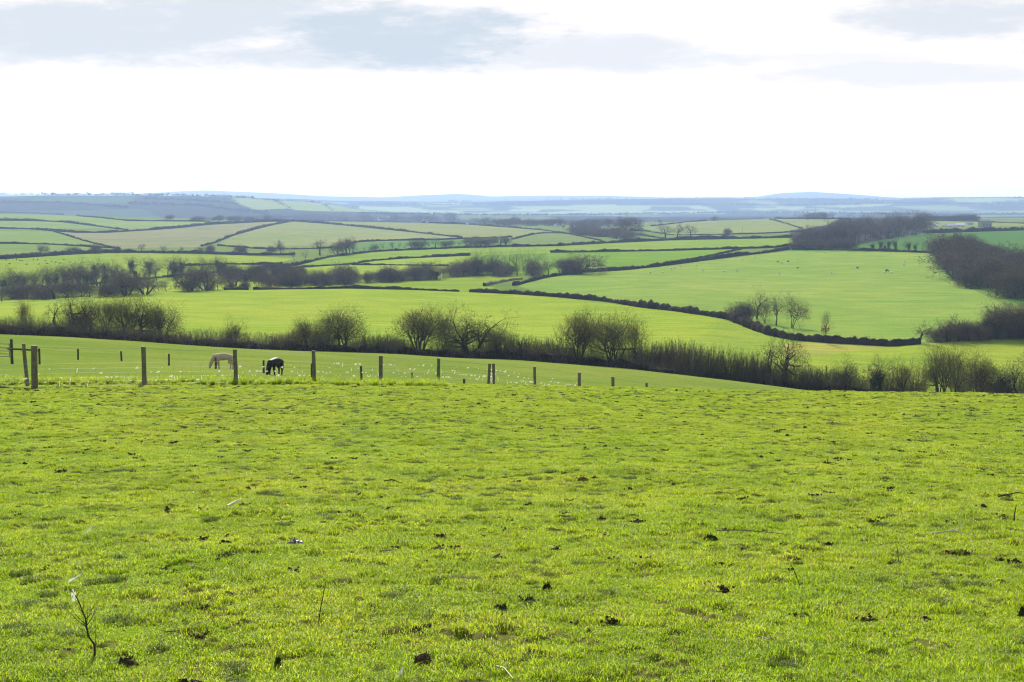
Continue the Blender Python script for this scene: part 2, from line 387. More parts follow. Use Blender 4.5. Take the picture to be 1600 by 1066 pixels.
# hedge shade painted slightly darker over rough grass; yellower rushes by the stream hedge
U_, V_0 = U, V; U = U + 14 * vnoise(xv, yv, 14, 31) + 7 * vnoise(xv, yv, 5, 32); V = V + 3 * vnoise(xv, yv, 9, 33)
rough = inpoly([(1130, 500), (1240, 530), (1330, 538), (1180, 600), (1020, 590), (1060, 545)]) & (yv > 255) & (yv < Ytop)
base[rough] = np.array((.215, .285, .04))
wet = inpoly([(1225, 538), (1280, 534), (1400, 541), (1380, 545), (1300, 552), (1235, 560)]) & (yv > 255) & (yv < Ytop + 4)
base[wet] = np.array((.27, .28, .06)); U, V = U_, V_0
# distant hills: patchwork of woods, fields, moor
hill = yv > 2900
n1 = vnoise(xv, yv * 1.0, 420, 11); n2 = vnoise(xv, yv, 190, 12)
hc = np.zeros((len(co), 3)); hc[:] = (.10, .135, .05)
hc[n1 > .05] = (.035, .04, .03); hc[(n2 > .25) & (n1 < -.2)] = (.20, .23, .10)
hc[yv > 10000] = (.10, .085, .07)
base[hill] = hc[hill]
h1 = (yv > 3800) & (yv < 5700)
setf(h1 & inpoly([(-4000, 300), (370, 300), (400, 345), (-4000, 345)]), np.array((.06, .085, .045)))
setf(h1 & inpoly([(-4000, 310), (120, 311), (240, 325), (120, 330), (-4000, 322)]), C_WOOD)
setf(h1 & inpoly([(215, 306), (350, 308), (370, 318), (400, 330), (420, 350), (270, 350), (230, 330), (200, 318)]), C_WOOD)
setf(h1 & inpoly([(20, 312), (190, 309), (215, 315), (130, 319)]), np.array((.06, .095, .045)))
setf(h1 & inpoly([(362, 308), (420, 311), (455, 326), (400, 328), (375, 320)]), np.array((.20, .24, .09)))
setf(h1 & inpoly([(432, 312), (500, 316), (520, 331), (460, 328)]), np.array((.20, .24, .09)))
setf(h1 & inpoly([(508, 318), (545, 322), (545, 332), (525, 331)]), np.array((.18, .22, .09)))
setf(h1 & inpoly([(400, 329), (700, 333), (700, 350), (400, 350)]), C_WOOD)
h2 = (yv > 6200) & (yv < 9000)
setf(h2 & (n1 < .25), np.array((.05, .06, .04)))
setf(h2 & (n1 < -.1) & (n2 > .1), np.array((.15, .18, .085)))
for pl in ([(560, 322), (640, 324), (700, 333), (560, 330)], [(650, 328), (800, 330), (800, 345), (700, 340)], [(800, 323), (950, 320), (1100, 322), (1140, 336), (800, 334)], [(760, 330), (960, 327), (960, 336), (760, 336)], [(1450, 340), (1600, 336), (1600, 348), (1450, 348)], [(1480, 309), (1560, 309), (1600, 313), (1500, 316)], [(1150, 326), (1400, 318), (1380, 322), (1200, 330)]):
    setf(h2 & inpoly(pl) & (n2 > -.55), np.array((.21, .24, .11)))
setf((yv > 5700) & (yv < 6200), C_WOOD)
ca = me.color_attributes.new('field', 'FLOAT_COLOR', 'POINT')
base[yv > 250] *= .78
ca.data.foreach_set('color', np.concatenate([base, np.ones((len(base), 1))], 1).ravel())
me.materials.append(M['ground'])
ground = tag(link('ground', me), 'rolling green pasture and hills reaching the horizon', kind='structure')

# ------------------------------------------------------------------ trees
def tree_mesh(seed, stems=1, spread=.5, levels=5, ivy=0., h0=.28, trunk_r=.03, up=.25, kids=(5, 5, 5, 4), twig=.0016, width=1., name='tree', split=True, vcol=None, twigmat='bark_olive'):
    """bare tree of unit height; returns (trunk mesh, crown mesh, ivy mesh)"""
    r = random.Random(seed)
    tr, cr, iv = MB(), MB(), MB()
    zmax = [0.]
    ends = []
    def branch(p, d, L, rad, lev):
        n = 4 if lev < 2 else (3 if lev < 4 else 2)
        pts = [p]; dd = d.copy(); q = p
        for i in range(n):
            jit = Vector((r.gauss(0, 1), r.gauss(0, 1), r.gauss(0, 1))) * (.16 if lev < 2 else .22)
            dd = (dd + jit + Vector((0, 0, up * .35))).normalized()
            q = q + dd * (L / n); pts.append(q)
        rads = [rad * (1 - .55 * i / n) for i in range(n + 1)]
        zmax[0] = max(zmax[0], q.z)
        if lev <= 1: tr.tube(pts, rads, 6 if lev == 0 else 5, cap=False)
        elif lev == 2: cr.tube(pts, rads, 3, cap=False)
        else:
            # a twig is a slim three-sided spike
            for i in range(n):
                a = (pts[i+1] - pts[i]).orthogonal().normalized(); a.rotate(Matrix.Rotation(r.random() * 6.28, 3, (pts[i+1] - pts[i])))
                w = max(rads[i], twig); w2 = max(rads[i+1], twig * .6)
                cr.add([pts[i] - a * w, pts[i] + a * w, pts[i+1] + a * w2, pts[i+1] - a * w2], [(0, 1, 2, 3)])
        if lev < levels - 1:
            k = kids[min(lev, len(kids) - 1)]
            for i in range(k):
                f = (.35 if lev else .55) + (1 - (.35 if lev else .55)) * (i + r.random()) / k
                j = min(int(f * n), n - 1); b = pts[j].lerp(pts[j+1], f * n - j)
                ax = (pts[j+1] - pts[j]).normalized(); o = ax.orthogonal().normalized(); o.rotate(Matrix.Rotation(i * 2.4 + r.random() * 1.5, 3, ax))
                ang = R(r.uniform(26, 58)) * (spread + .5)
                nd = (ax * math.cos(ang) + o * math.sin(ang)).normalized()
                branch(b, nd, L * r.uniform(.55, .78), rads[j] * .55, lev + 1)
        else: ends.append(q)
        if ivy and lev <= 1:
            for i in range(int(ivy * (260 if lev == 0 else 60))):
                f = r.random() * (1 if lev == 0 else .6); j = min(int(f * n), n - 1); b = pts[j].lerp(pts[j+1], f * n - j)
                o = Vector((r.gauss(0, 1), r.gauss(0, 1), r.gauss(0, .8))).normalized() * (rads[j] + r.random() ** .7 * (.06 if lev else .085) * (ivy ** .5))
                c = b + o; s_ = r.uniform(.008, .02)
                a = Vector((r.gauss(0, 1), r.gauss(0, 1), r.gauss(0, 1))).normalized(); e = a.orthogonal().normalized()
                iv.add([c - a * s_, c + e * s_ * .7, c + a * s_, c - e * s_ * .7], [(0, 1, 2, 3)])
    for s_ in range(stems):
        if stems == 1: d = Vector((r.gauss(0, .06), r.gauss(0, .06), 1)).normalized(); p = Vector((0, 0, -.02))
        else:
            q = 6.28 * (s_ + r.random() * .6) / stems; t_ = r.uniform(.12, .62) * spread
            d = Vector((math.cos(q) * t_, math.sin(q) * t_, 1)).normalized(); p = Vector((math.cos(q) * .03, math.sin(q) * .03, -.02))
        branch(p, d, h0 * r.uniform(.85, 1.15), trunk_r * (1 if stems == 1 else .6), 0)
    zz = sorted(v[2] for v in cr.v); k = 1 / zz[int(len(zz) * .985)]
    for mb in (tr, cr, iv):
        mb.v = [(x * k * width, y * k * width, z * k) for x, y, z in mb.v]
    if not split:
        cr.m = [0] * len(cr.f); o = len(cr.v)
        tr.m = [1] * len(tr.f); cr.v += tr.v; cr.f += [tuple(i + o for i in f) for f in tr.f]; cr.m += tr.m
        o = len(cr.v); cr.v += iv.v; cr.f += [tuple(i + o for i in f) for f in iv.f]; cr.m += [2] * len(iv.f)
        return cr.mesh(name, [M[twigmat], M['bark'], M['ivy']])
    return tr.mesh(name + '_trunk', M['bark'], True), cr.mesh(name + '_crown', M[twigmat]), (iv.mesh(name + '_ivy', M['ivy']) if iv.f else None)

NEAR = {
 'fan':  [tree_mesh(11 + i, stems=8, spread=.8, levels=5, h0=.42, trunk_r=.028, up=.13, kids=(6, 5, 5, 4), twig=.0010, name='fan', width=1.) for i in range(3)],
 'oak':  [tree_mesh(31 + i, stems=3 + i, spread=1.05, levels=6, h0=.30, trunk_r=.045, up=.08, kids=(5, 4, 4, 4, 2), twig=.0010, name='oak', width=1.1) for i in range(2)],
 'slim': [tree_mesh(51 + i, stems=4, spread=.5, levels=5, h0=.45, trunk_r=.022, up=.2, kids=(6, 6, 5, 4), twig=.0011, name='slim') for i in range(2)],
 'ivy':  [tree_mesh(61 + i, stems=2, spread=.8, levels=5, ivy=1.2, h0=.34, trunk_r=.035, up=.12, name='ivy', twigmat='twig_brown') for i in range(1)],
}
MID = {
 'tall': [tree_mesh(171 + i, stems=1 + i % 3, spread=.75, levels=5, h0=.46, trunk_r=.026, up=.14, kids=(7, 5, 4, 4), twig=.0016, name='tall', split=False, twigmat=('twig_brown', 'twig_purple', 'bark_olive')[i % 3]) for i in range(4)],
 'round': [tree_mesh(101 + i, stems=1 + i % 2 * 3, spread=.95, levels=5, h0=.30, trunk_r=.03, up=.10, kids=(5, 5, 4, 4), twig=.002, name='round', split=False, twigmat=('twig_brown', 'twig_purple')[i % 2]) for i in range(4)],
 'ivy':   [tree_mesh(121 + i, stems=1, spread=.7, levels=5, ivy=2.2, h0=.42, trunk_r=.03, up=.12, kids=(5, 4, 4, 3), twig=.002, name='ivied', split=False, twigmat='twig_brown') for i in range(3)],
 'pole':  [tree_mesh(131 + i, stems=1, spread=.45, levels=4, h0=.62, trunk_r=.017, up=.3, kids=(9, 5, 4), twig=.002, name='pole', split=False, twigmat='twig_brown') for i in range(2)],
 'shrub': [tree_mesh(141 + i, stems=12, spread=1.5, levels=4, h0=.5, trunk_r=.016, up=.12, kids=(6, 6, 5), twig=.004, name='shrub', split=False, twigmat=('twig_purple', 'twig_brown', 'bark_olive')[i]) for i in range(3)],
}
def scrub_mesh(seed, mat, dense=1.):
    """a thicket bush of unit height: many upright stems with twigs"""
    r = random.Random(seed); mb = MB()
    for i in range(int(190 * dense)):
        q = r.random() * 6.28; rr = r.random() ** .5 * .55
        b = Vector((math.cos(q) * rr, math.sin(q) * rr, -.03)); H = r.uniform(.55, 1.) * (1 - .35 * rr / .55 * r.random())
        lean = Vector((math.cos(q) * rr * .7 + r.gauss(0, .18), math.sin(q) * rr * .7 + r.gauss(0, .18), 1))
        p = b; seg = 4
        for k in range(seg):
            q2 = p + (lean + Vector((r.gauss(0, .12), r.gauss(0, .12), 0))).normalized() * H / seg
            a = Vector((math.cos(q * 7 + k), math.sin(q * 7 + k), 0)); w = .0065 * (1 - k / seg * .6)
            mb.add([p - a * w, p + a * w, q2 + a * w * .7, q2 - a * w * .7], [(0, 1, 2, 3)])
            for t_ in range(9):
                s_ = p.lerp(q2, r.random()); dd = Vector((r.gauss(0, 1), r.gauss(0, 1), r.uniform(.3, 1.6))).normalized() * r.uniform(.06, .17)
                a = dd.orthogonal().normalized() * .0026
                mb.add([s_ - a, s_ + a, s_ + dd], [(0, 1, 2)])
            p = q2
    return mb.mesh('scrub', M[mat])
SCRUB = [scrub_mesh(1, 'twig_brown', 1.2), scrub_mesh(2, 'bark_olive', .9), scrub_mesh(3, 'twig_purple', 1.3), scrub_mesh(4, 'twig_brown', 1.)]

def px_h(p, dv): return dv * p.y / F
def near_tree(kind, i, u, vb, vt, width, label, Y=None, group=None, name='bare_tree'):
    p = at(u, vb, 150) if Y is None else at(u, vb, Y=Y)
    a, st = pas(u, vt); h = float(st) * p.y - p.z
    tr, cr, iv = NEAR[kind][i % len(NEAR[kind])]
    root = link(name, None, loc=p); root.empty_display_size = .5
    xs = [v.co.x for v in cr.vertices]; wd = (np.percentile(xs, 97) - np.percentile(xs, 3)) * h
    k = min(max(width * p.y / F / wd, .6), 1.7)
    root.scale = (h * k, h * k, h); root.rotation_euler = (0, 0, random.random() * 6.28)
    link('trunk', tr, root); link('crown', cr, root)
    if iv: link('ivy', iv, root)
    return tag(root, label, 'tree', group)
def mid_tree(kind, u, vb, h_px, label, group, name='bare_tree', ymin=250, i=None, wk=1., cat='tree', Y=None):
    p = at(u, vb, ymin, Y)
    if kind == 'shrub' and name == 'bare_tree': name = 'bush'; cat = 'bush'; label = label.replace('bush tree', 'bush').replace('tree', 'bush', 1); group = group and group + ', bushes among them'
    ms = MID[kind]; me_ = ms[random.randrange(len(ms)) if i is None else i]
    o = link(name, me_, loc=p - Vector((0, 0, .2))); h = h_px * p.y / F
    o.scale = (h * wk, h * wk, h); o.rotation_euler = (0, 0, random.random() * 6.28)
    return tag(o, label, cat, group)

# trees of the tall hedge along the lower edge of the horse field
GT = 'trees rising from the tall hedge below the horse field'
NT = [('slim', 0, 35, 520, 470, 26, 'thin bare tree at the far end of the dark hedge, above the gate'),
 ('oak', 0, 105, 526, 462, 66, 'broad crooked bare tree, first of the clump above the dark hedge'),
 ('oak', 1, 135, 528, 464, 56, 'dark forked tree in the clump above the hedge, next to the broad crooked one'),
 ('slim', 1, 165, 530, 463, 44, 'narrow tree with thin upright stems in the middle of the clump above the hedge'),
 ('fan', 0, 196, 532, 467, 56, 'bare tree with a rounded twiggy top over the nearest wooden post'),
 ('oak', 0, 222, 534, 464, 54, 'dense bare tree beside the rounded end of the clump above the hedge'),
 ('fan', 1, 252, 535, 474, 60, 'low spreading bare tree at the sloping end of the clump'),
 ('oak', 1, 364, 543, 499, 30, 'small crooked tree standing alone above the hedge near the pale pony'),
 ('fan', 1, 480, 550, 499, 56, 'low twiggy tree behind the hedge just past the black horse'),
 ('fan', 0, 535, 552, 484, 78, 'fan-shaped bare tree with a clean dome, standing alone in the hedge'),
 ('fan', 2, 655, 556, 484, 76, 'first of two wide bare trees side by side in the hedge, more upright'),
 ('slim', 0, 692, 558, 486, 50, 'slender bare tree squeezed between the two wide bare trees'),
 ('oak', 1, 733, 560, 487, 92, 'widest bare tree of the hedge with a thick leaning fork'),
 ('slim', 1, 776, 561, 508, 36, 'small bare tree at the foot of the widest one'),
 ('fan', 2, 905, 570, 489, 62, 'tall bare tree with leaning dark stems, first of the pair over the short posts'),
 ('fan', 0, 957, 575, 493, 84, 'tall rounded bare tree, second of the pair over the short posts'),
 ('slim', 0, 995, 578, 500, 44, 'bare tree at the outer edge of the tall pair, thinner than both'),
 ('oak', 0, 1218, 604, 522, 62, 'gnarled grey tree with a wide crown rising above the low thicket'),
 ('oak', 1, 1322, 617, 560, 44, 'crooked bare tree leaning out of the thicket'),
 ('ivy', 0, 1368, 620, 558, 40, 'dark tree with an ivy-covered trunk in the thicket'),
 ('slim', 1, 1408, 624, 562, 40, 'thin olive bare tree between the ivied tree and the open gap'),
 ('fan', 1, 1468, 628, 545, 60, 'tall open tree with pale yellow-green twigs beside the gap in the thicket'),
 ('slim', 0, 1494, 629, 541, 52, 'tallest of the thin trees past the gap, straight stemmed'),
 ('fan', 2, 1532, 631, 560, 56, 'dense rounded bare tree past the gap'),
 ('ivy', 0, 1572, 633, 566, 58, 'low tree smothered in dark ivy by the frame edge'),
 ('oak', 0, 1603, 635, 556, 60, 'spreading bare tree cut by the frame edge behind the ivy'),
]
for kd, i, u, vb, vt, wd, lb in NT:
    near_tree(kd, i, u, vb, vt, wd, lb, Y=237 + (i * 7 + u) % 9, group=GT)

# the tall hedge itself: dense dark growth with rough top
def thicket(name, pts, H, wid, label, dens=26, mats=('hedge_dark', 'twig_brown'), group=None, core=.4):
    """pts: (u, Y); H: [(u, px height)]"""
    P = [at(u, 0, Y=Y) for u, Y in pts]; mb = MB(); r = random.Random(len(pts) * 31 + int(pts[0][0]))
    segs = []; L = 0
    for i in range(len(P) - 1):
        n = max(1, int((P[i+1] - P[i]).length / 1.0))
        for k in range(n):
            segs.append((P[i].lerp(P[i+1], k / n), pts[i][0] + (pts[i+1][0] - pts[i][0]) * k / n))
    segs.append((P[-1], pts[-1][0]))
    hh = lambda u: float(np.interp(u, [a for a, _ in H], [b for _, b in H]))
    # core: lumpy ridge
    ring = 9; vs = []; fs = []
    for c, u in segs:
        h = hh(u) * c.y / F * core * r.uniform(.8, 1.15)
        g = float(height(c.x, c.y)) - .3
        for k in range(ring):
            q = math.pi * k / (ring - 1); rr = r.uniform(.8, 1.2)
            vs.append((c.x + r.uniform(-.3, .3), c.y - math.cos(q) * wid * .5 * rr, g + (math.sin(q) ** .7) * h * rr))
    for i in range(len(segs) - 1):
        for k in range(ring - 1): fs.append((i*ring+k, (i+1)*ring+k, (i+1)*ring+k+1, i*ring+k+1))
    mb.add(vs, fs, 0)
    for si, (c, u) in enumerate(segs):
        cl_ = float(vnoise(np.array([c.x]), np.array([1.]), 4.5, 91)[0]) * .6 + float(vnoise(np.array([c.x]), np.array([1.]), 1.6, 92)[0]) * .35
        H_ = hh(u) * c.y / F * (1.0 + .38 * cl_)
        for s_ in range(dens):
            x = c.x + r.uniform(-.6, .6); y = c.y + r.uniform(-.55, .55) * wid; z = float(height(x, y)) - .1
            h = H_ * r.uniform(.35, 1.0); p = Vector((x, y, z)); lean = Vector((r.gauss(0, .32), r.gauss(0, .25), 1))
            for k in range(3):
                q2 = p + (lean + Vector((r.gauss(0, .12), r.gauss(0, .12), 0))).normalized() * h / 3
                a = Vector((1, r.gauss(0, .5), 0)).normalized() * .018 * (1 - k * .28)
                mb.add([p - a, p + a, q2 + a * .7, q2 - a * .7], [(0, 1, 2, 3)], 1)
                for t_ in range(6):
                    s0_ = p.lerp(q2, r.random()); dd = Vector((r.gauss(0, 1), r.gauss(0, 1), r.uniform(-.1, 1.4))).normalized() * r.uniform(.25, .8)
                    b = dd.orthogonal().normalized() * .010
                    mb.add([s0_ - b, s0_ + b, s0_ + dd], [(0, 1, 2)], 1)
                p = q2
    o = link(name, mb.mesh(name, [M[mats[0]], M[mats[1]]], True))
    return tag(o, label, 'hedge', group)
thicket('hedge', [(-120, 236), (0, 236), (140, 236), (290, 236)], [(-120, 38), (60, 38), (180, 33), (290, 29)], 5., 'tall dark dense hedge behind the gate and the first fence posts', 95, core=.42)
thicket('hedge', [(290, 236), (400, 236), (500, 237)], [(290, 31), (420, 35), (500, 38)], 4., 'dark hedge with a purple twiggy top behind the two horses', 60, ('hedge_dark', 'twig_purple'), core=.4)
thicket('hedge', [(500, 237), (640, 238), (800, 238), (900, 239), (1010, 239)], [(500, 32), (545, 20), (600, 30), (640, 26), (700, 22), (770, 30), (860, 34), (920, 24), (1010, 30)], 3., 'low dark hedge at the feet of the tall bare trees', 24, core=.55)
thicket('hedge', [(1010, 239), (1100, 240), (1200, 241), (1330, 242), (1440, 243)], [(1010, 22), (1100, 30), (1200, 32), (1330, 34), (1440, 40)], 4., 'dark thicket hedge sloping down behind the crest of the field', 26, core=.42)
thicket('hedge', [(1500, 245), (1600, 246), (1720, 247)], [(1500, 30), (1600, 36), (1720, 36)], 4., 'dark thicket under the trees past the gap', 12, core=.6)
SB = 'bushes growing in the tall hedge below the horse field'
for (u, vt, k, lb) in [(445, 515, 2, 'purplish bush in the hedge just past the black horse'), (505, 508, 2, 'rounded purple bush at the foot of the fan-shaped tree'),
    (590, 512, 1, 'olive upright bush past the fan-shaped tree'), (612, 516, 0, 'dark upright bush with parallel stems before the two wide trees'),
    (690, 524, 1, 'short olive bush between the feet of the wide trees'), (795, 514, 0, 'dark bush just past the widest tree'),
    (822, 518, 1, 'olive bush of many thin rods beyond the widest tree'), (632, 524, 1, 'thin olive bush just before the two wide trees'), (715, 526, 0, 'dark low bush behind the widest tree trunk'), (758, 522, 0, 'brown bush on the far side of the widest tree trunk'), (890, 528, 1, 'low olive bush under the near side of the tall pair'), (985, 536, 0, 'brown bush at the outer foot of the tall pair'), (1010, 528, 2, 'first purple bush after the tall pair'), (560, 520, 1, 'thin olive bush touching the fan-shaped tree'), (848, 520, 0, 'dark rounded bush halfway between the tall pairs of trees'), (872, 520, 1, 'thin olive bush touching the tall pair of trees'),
    (930, 540, 2, 'reddish low bush under the tall pair of trees'), (1030, 524, 2, 'high purple bush after the tall pair'), (1055, 522, 2, 'tallest purple bush, widest of the thicket'),
    (1080, 526, 0, 'brown bush beside the tallest purple one'), (1105, 532, 2, 'purple bush where the thicket starts to drop'), (1130, 532, 1, 'pale olive bush with arching twigs below the shaded field corner'),
    (1150, 538, 1, 'second pale olive bush below the shaded field corner'), (1175, 540, 0, 'brown bush before the gnarled grey tree'), (1200, 556, 0, 'dark bush right under the gnarled grey tree'),
    (1245, 562, 0, 'dark low bush just past the gnarled grey tree'), (1268, 563, 0, 'dark brown rounded bush in the thicket'), (1295, 566, 3, 'brown bush before the leaning crooked tree'),
    (1345, 574, 1, 'olive bush behind the leaning crooked tree'), (1390, 568, 1, 'olive bush past the ivied trunk'), (1425, 572, 2, 'purple-brown bush at the end of the thicket'),
    (1510, 575, 2, 'purple bush between the thin trees past the gap'), (1555, 580, 0, 'brown bush at the foot of the ivy-smothered tree'), (1590, 578, 2, 'dark purple bush by the frame edge')]:
    Y = 238 + (u * 13 % 9); p = at(u, 0, Y=Y); a, st = pas(u, vt); h = float(st) * p.y - p.z
    o = link('bush', SCRUB[k], loc=p); wk = random.uniform(.75, 1.0) if h < 5.5 else .62
    o.scale = (h * wk, h * wk, h); o.rotation_euler = (0, 0, random.random() * 6)
    tag(o, lb, 'bush', SB)

# ------------------------------------------------------------------ field hedges farther off
def hedge(pts, hpx, label, mat='hedge', wid=None, ymin=250, spikes=1., name='hedge', cat='hedge', seed=0, Ys=None, top='hedge_top', step=None, mb=None, build=True):
    """pts: pixel base line; hpx: height in photo pixels"""
    r = random.Random(seed + int(pts[0][0] * 3 + pts[0][1] * 7))
    us_ = []
    for i in range(len(pts) - 1):
        (u0, v0), (u1, v1) = pts[i], pts[i+1]; n = max(1, int(math.hypot(u1-u0, v1-v0) / 5))
        us_ += [(u0 + (u1-u0)*k/n, v0 + (v1-v0)*k/n) for k in range(n)]
    us_.append(pts[-1])
    P = [at(u, v, ymin, None if Ys is None else float(np.interp(u, [q[0] for q in Ys], [q[1] for q in Ys]))) for u, v in us_]
    ysm = smooth1(np.array([p.y for p in P]), 5) if len(P) > 6 else np.array([p.y for p in P])
    P = [Vector((p.x / p.y * y, y, float(height(p.x / p.y * y, y)))) for p, y in zip(P, ysm)]
    mb = mb or MB(); vs = []; fs = []; ring = 8; segs = []
    for i in range(len(P) - 1):
        L = (P[i+1] - P[i]).length; D = P[i].y; st = step or max(.8, D * .0016); n = max(1, int(L / st))
        for k in range(n): segs.append((P[i].lerp(P[i+1], k / n), (P[i+1] - P[i])))
    segs.append((P[-1], P[-1] - P[-2]))
    wob = 1.
    for c, d in segs:
        h = (hpx(c) if callable(hpx) else hpx) * c.y / F; wob += r.gauss(0, .10); wob = min(max(wob, .68), 1.22)
        h *= wob * r.uniform(.8, 1.12) * .93; w_ = (wid or max(1.8, h * .9)); d = Vector((d.x, d.y, 0)).normalized(); n_ = Vector((-d.y, d.x, 0))
        g = float(height(c.x, c.y)) - .25
        for k in range(ring):
            q = math.pi * k / (ring - 1); rr = r.uniform(.85, 1.15)
            q3 = c + n_ * (math.cos(q) * w_ * .5 * rr); vs.append((q3.x, q3.y, g + (math.sin(q) ** .6) * h * rr))
        if spikes:
            for t_ in range(int(30 * spikes)):
                x = c + n_ * r.uniform(-.4, .4) * w_ + d * r.uniform(-.8, .8); b0 = Vector((x.x, x.y, g + h * r.uniform(.25, .98)))
                tip = b0 + Vector((r.gauss(0, .3), r.gauss(0, .35), r.uniform(.1, .7))) * h * r.uniform(.3, .8)
                a = d * (c.y * .00006 + .012); mb.add([b0 - a, b0 + a, tip], [(0, 1, 2)], 1)
    for i in range(len(segs) - 1):
        for k in range(ring - 1): fs.append((i*ring+k, i*ring+k+1, (i+1)*ring+k+1, (i+1)*ring+k))
    mb.add(vs, fs, 0)
    if not build: return mb
    o = link(name, mb.mesh(name, [M[mat], M[top]], True))
    return tag(o, label, cat)
HEDGES = [
 ([(350, 453), (372, 453), (388, 453)], 5, 'short trimmed hedge piece before the small gap at the bright field top'),
 ([(396, 453), (450, 452), (550, 450.8), (640, 453), (717, 456)], 5, 'straight trimmed hedge along the top of the big bright field'),
 ([(735, 456.5), (800, 459.5), (875, 464.5), (950, 472), (1000, 480), (1050, 485.5), (1100, 492.5), (1140, 500), (1175, 514), (1200, 523), (1237, 531), (1300, 536), (1395, 541), (1437, 537.5)], lambda c: float(np.interp(c.y, [380, 450, 520, 620], [9, 15, 10, 6])), 'long thick hedge curving down below the field with sheep'),
 ([(803, 447), (850, 434.5), (900, 426.5), (975, 422.3), (1025, 417), (1075, 410.5), (1150, 400.5), (1200, 395), (1232, 390)], 6, 'curved hedge above the field with sheep'),
 ([(757, 448), (775, 443), (800, 438), (815, 437)], 6, 'overgrown earth bank where the curved hedge begins'),
 ([(1030, 415), (1062, 409), (1112, 400), (1145, 393), (1158, 389)], 3, 'thin hedge line joining the curved hedge from above'),
 ([(860, 395), (925, 394.3), (1025, 392.5), (1125, 390), (1200, 388), (1237, 385)], 5, 'straight hedge below the long narrow field'),
 ([(800, 386), (875, 384.5), (950, 380), (1000, 377.8), (1050, 375.5), (1125, 374), (1238, 371.5)], 5.5, 'straight dark hedge above the long narrow field'),
 ([(400, 420.5), (462, 415.5), (512, 402.5), (550, 398), (587, 393.5), (650, 390.5), (725, 387.5), (800, 385.5)], 5, 'hedge rising under the row of thin trees'),
 ([(400, 425), (475, 417.5), (550, 413.5), (580, 408), (625, 404.5), (687, 401.5), (735, 399.5)], 4, 'hedge between the two narrow strips of bright field'),
 ([(550, 414.5), (600, 414.5), (650, 415), (700, 416)], 3.5, 'short level hedge above the dark scrub'),
 ([(1238, 390.5), (1325, 391.5), (1400, 393.5), (1466, 396)], 4.5, 'dark hedge under the wood, top edge of the sheep field'),
 ([(1444, 365), (1500, 363), (1600, 360), (1900, 356)], 6, 'dark hedge below the white houses'),
 ([(1060, 368), (1150, 366.5), (1200, 365), (1256, 362)], 2.6, 'thin hedge just above the dark straight one'),
 ([(1017, 354), (1075, 347), (1150, 343), (1200, 342), (1312, 342.5), (1330, 343)], 2.4, 'hedge on the skyline of the pale ridge field'),
 ([(1203, 343), (1230, 350), (1254, 358)], 2.4, 'short hedge running down the pale ridge field'),
 ([(957, 359), (1012, 362), (1052, 368)], 2.4, 'short dark hedge below the village'),
 ([(980, 364), (1015, 370), (1040, 374)], 2.6, 'second short hedge below the village, nearer the lane'),
 ([(400, 345.5), (450, 345), (550, 346.3), (625, 347.5), (725, 350.7), (800, 356), (850, 360), (900, 368), (940, 377)], 3, 'long hedge along the ridge past the red barn'),
 ([(457, 346), (512, 350), (575, 356), (625, 361), (675, 366.5), (722, 372)], 3.4, 'hedge running down between the two pale ridge fields'),
 ([(800, 375), (830, 367), (850, 364.5), (880, 364.5), (905, 369)], 3, 'curved hedge round the small field below the village'),
 ([(535, 384), (560, 378.5), (600, 376.5), (675, 375.5), (740, 373), (800, 371)], 3.4, 'hedge behind the row of thin trees'),
 ([(340, 384), (400, 389), (460, 390), (520, 388)], 3.5, 'hedge at the foot of the pale central field'),
 ([(315, 386), (338, 379), (362, 369), (400, 358), (430, 351), (457, 346)], 4, 'diagonal hedge climbing to the ridge, edge of the straw-coloured field'),
 ([(-300, 405), (0, 405.5), (50, 402), (100, 398.5), (150, 395.8), (200, 395), (300, 396.5), (400, 399.5), (460, 399)], 6.5, 'broad dark hedge above the field with brown specks'),
 ([(-300, 379), (0, 381), (75, 382), (125, 385), (187, 389)], 4, 'hedge below the second field from the ridge'),
 ([(84, 362), (112, 370.5), (140, 379), (170, 386), (187, 389)], 3, 'thin diagonal hedge beside the straw-coloured field'),
 ([(-300, 356), (0, 357.5), (50, 358.5), (82, 361.5), (120, 364), (165, 364), (225, 360.5), (275, 357), (325, 351.5), (400, 347.5), (457, 345.5)], 4, 'long wavy hedge above the straw-coloured field'),
 ([(-300, 344), (0, 345), (55, 345.5), (100, 347.5), (140, 352.5), (175, 357), (200, 360)], 3.4, 'hedge under the topmost small field'),
 ([(-300, 332), (0, 332.5), (60, 333.5), (100, 336), (160, 341), (200, 345.5), (330, 346.5)], 2.2, 'thin hedge on the brow in front of the blue hill'),
 ([(90, 449), (175, 441), (250, 434), (330, 427), (420, 422.5)], 3.5, 'hedge half hidden among the ivy trees'),
 ([(290, 416), (350, 413), (400, 414), (440, 414)], 4.5, 'dark hedge strip behind the ivy trees'),
 ([(1440, 345), (1520, 346.5), (1600, 349.5), (1900, 352)], 2, 'thin hedge on the skyline behind the white houses'),
]
for i, (pts, hp, lb) in enumerate(HEDGES):
    ym = 340 if i < 4 else 500
    hedge(pts, hp, lb, ymin=ym, seed=i, mat='bank' if 'earth bank' in lb else 'hedge', spikes=1. if i < 12 else .5)

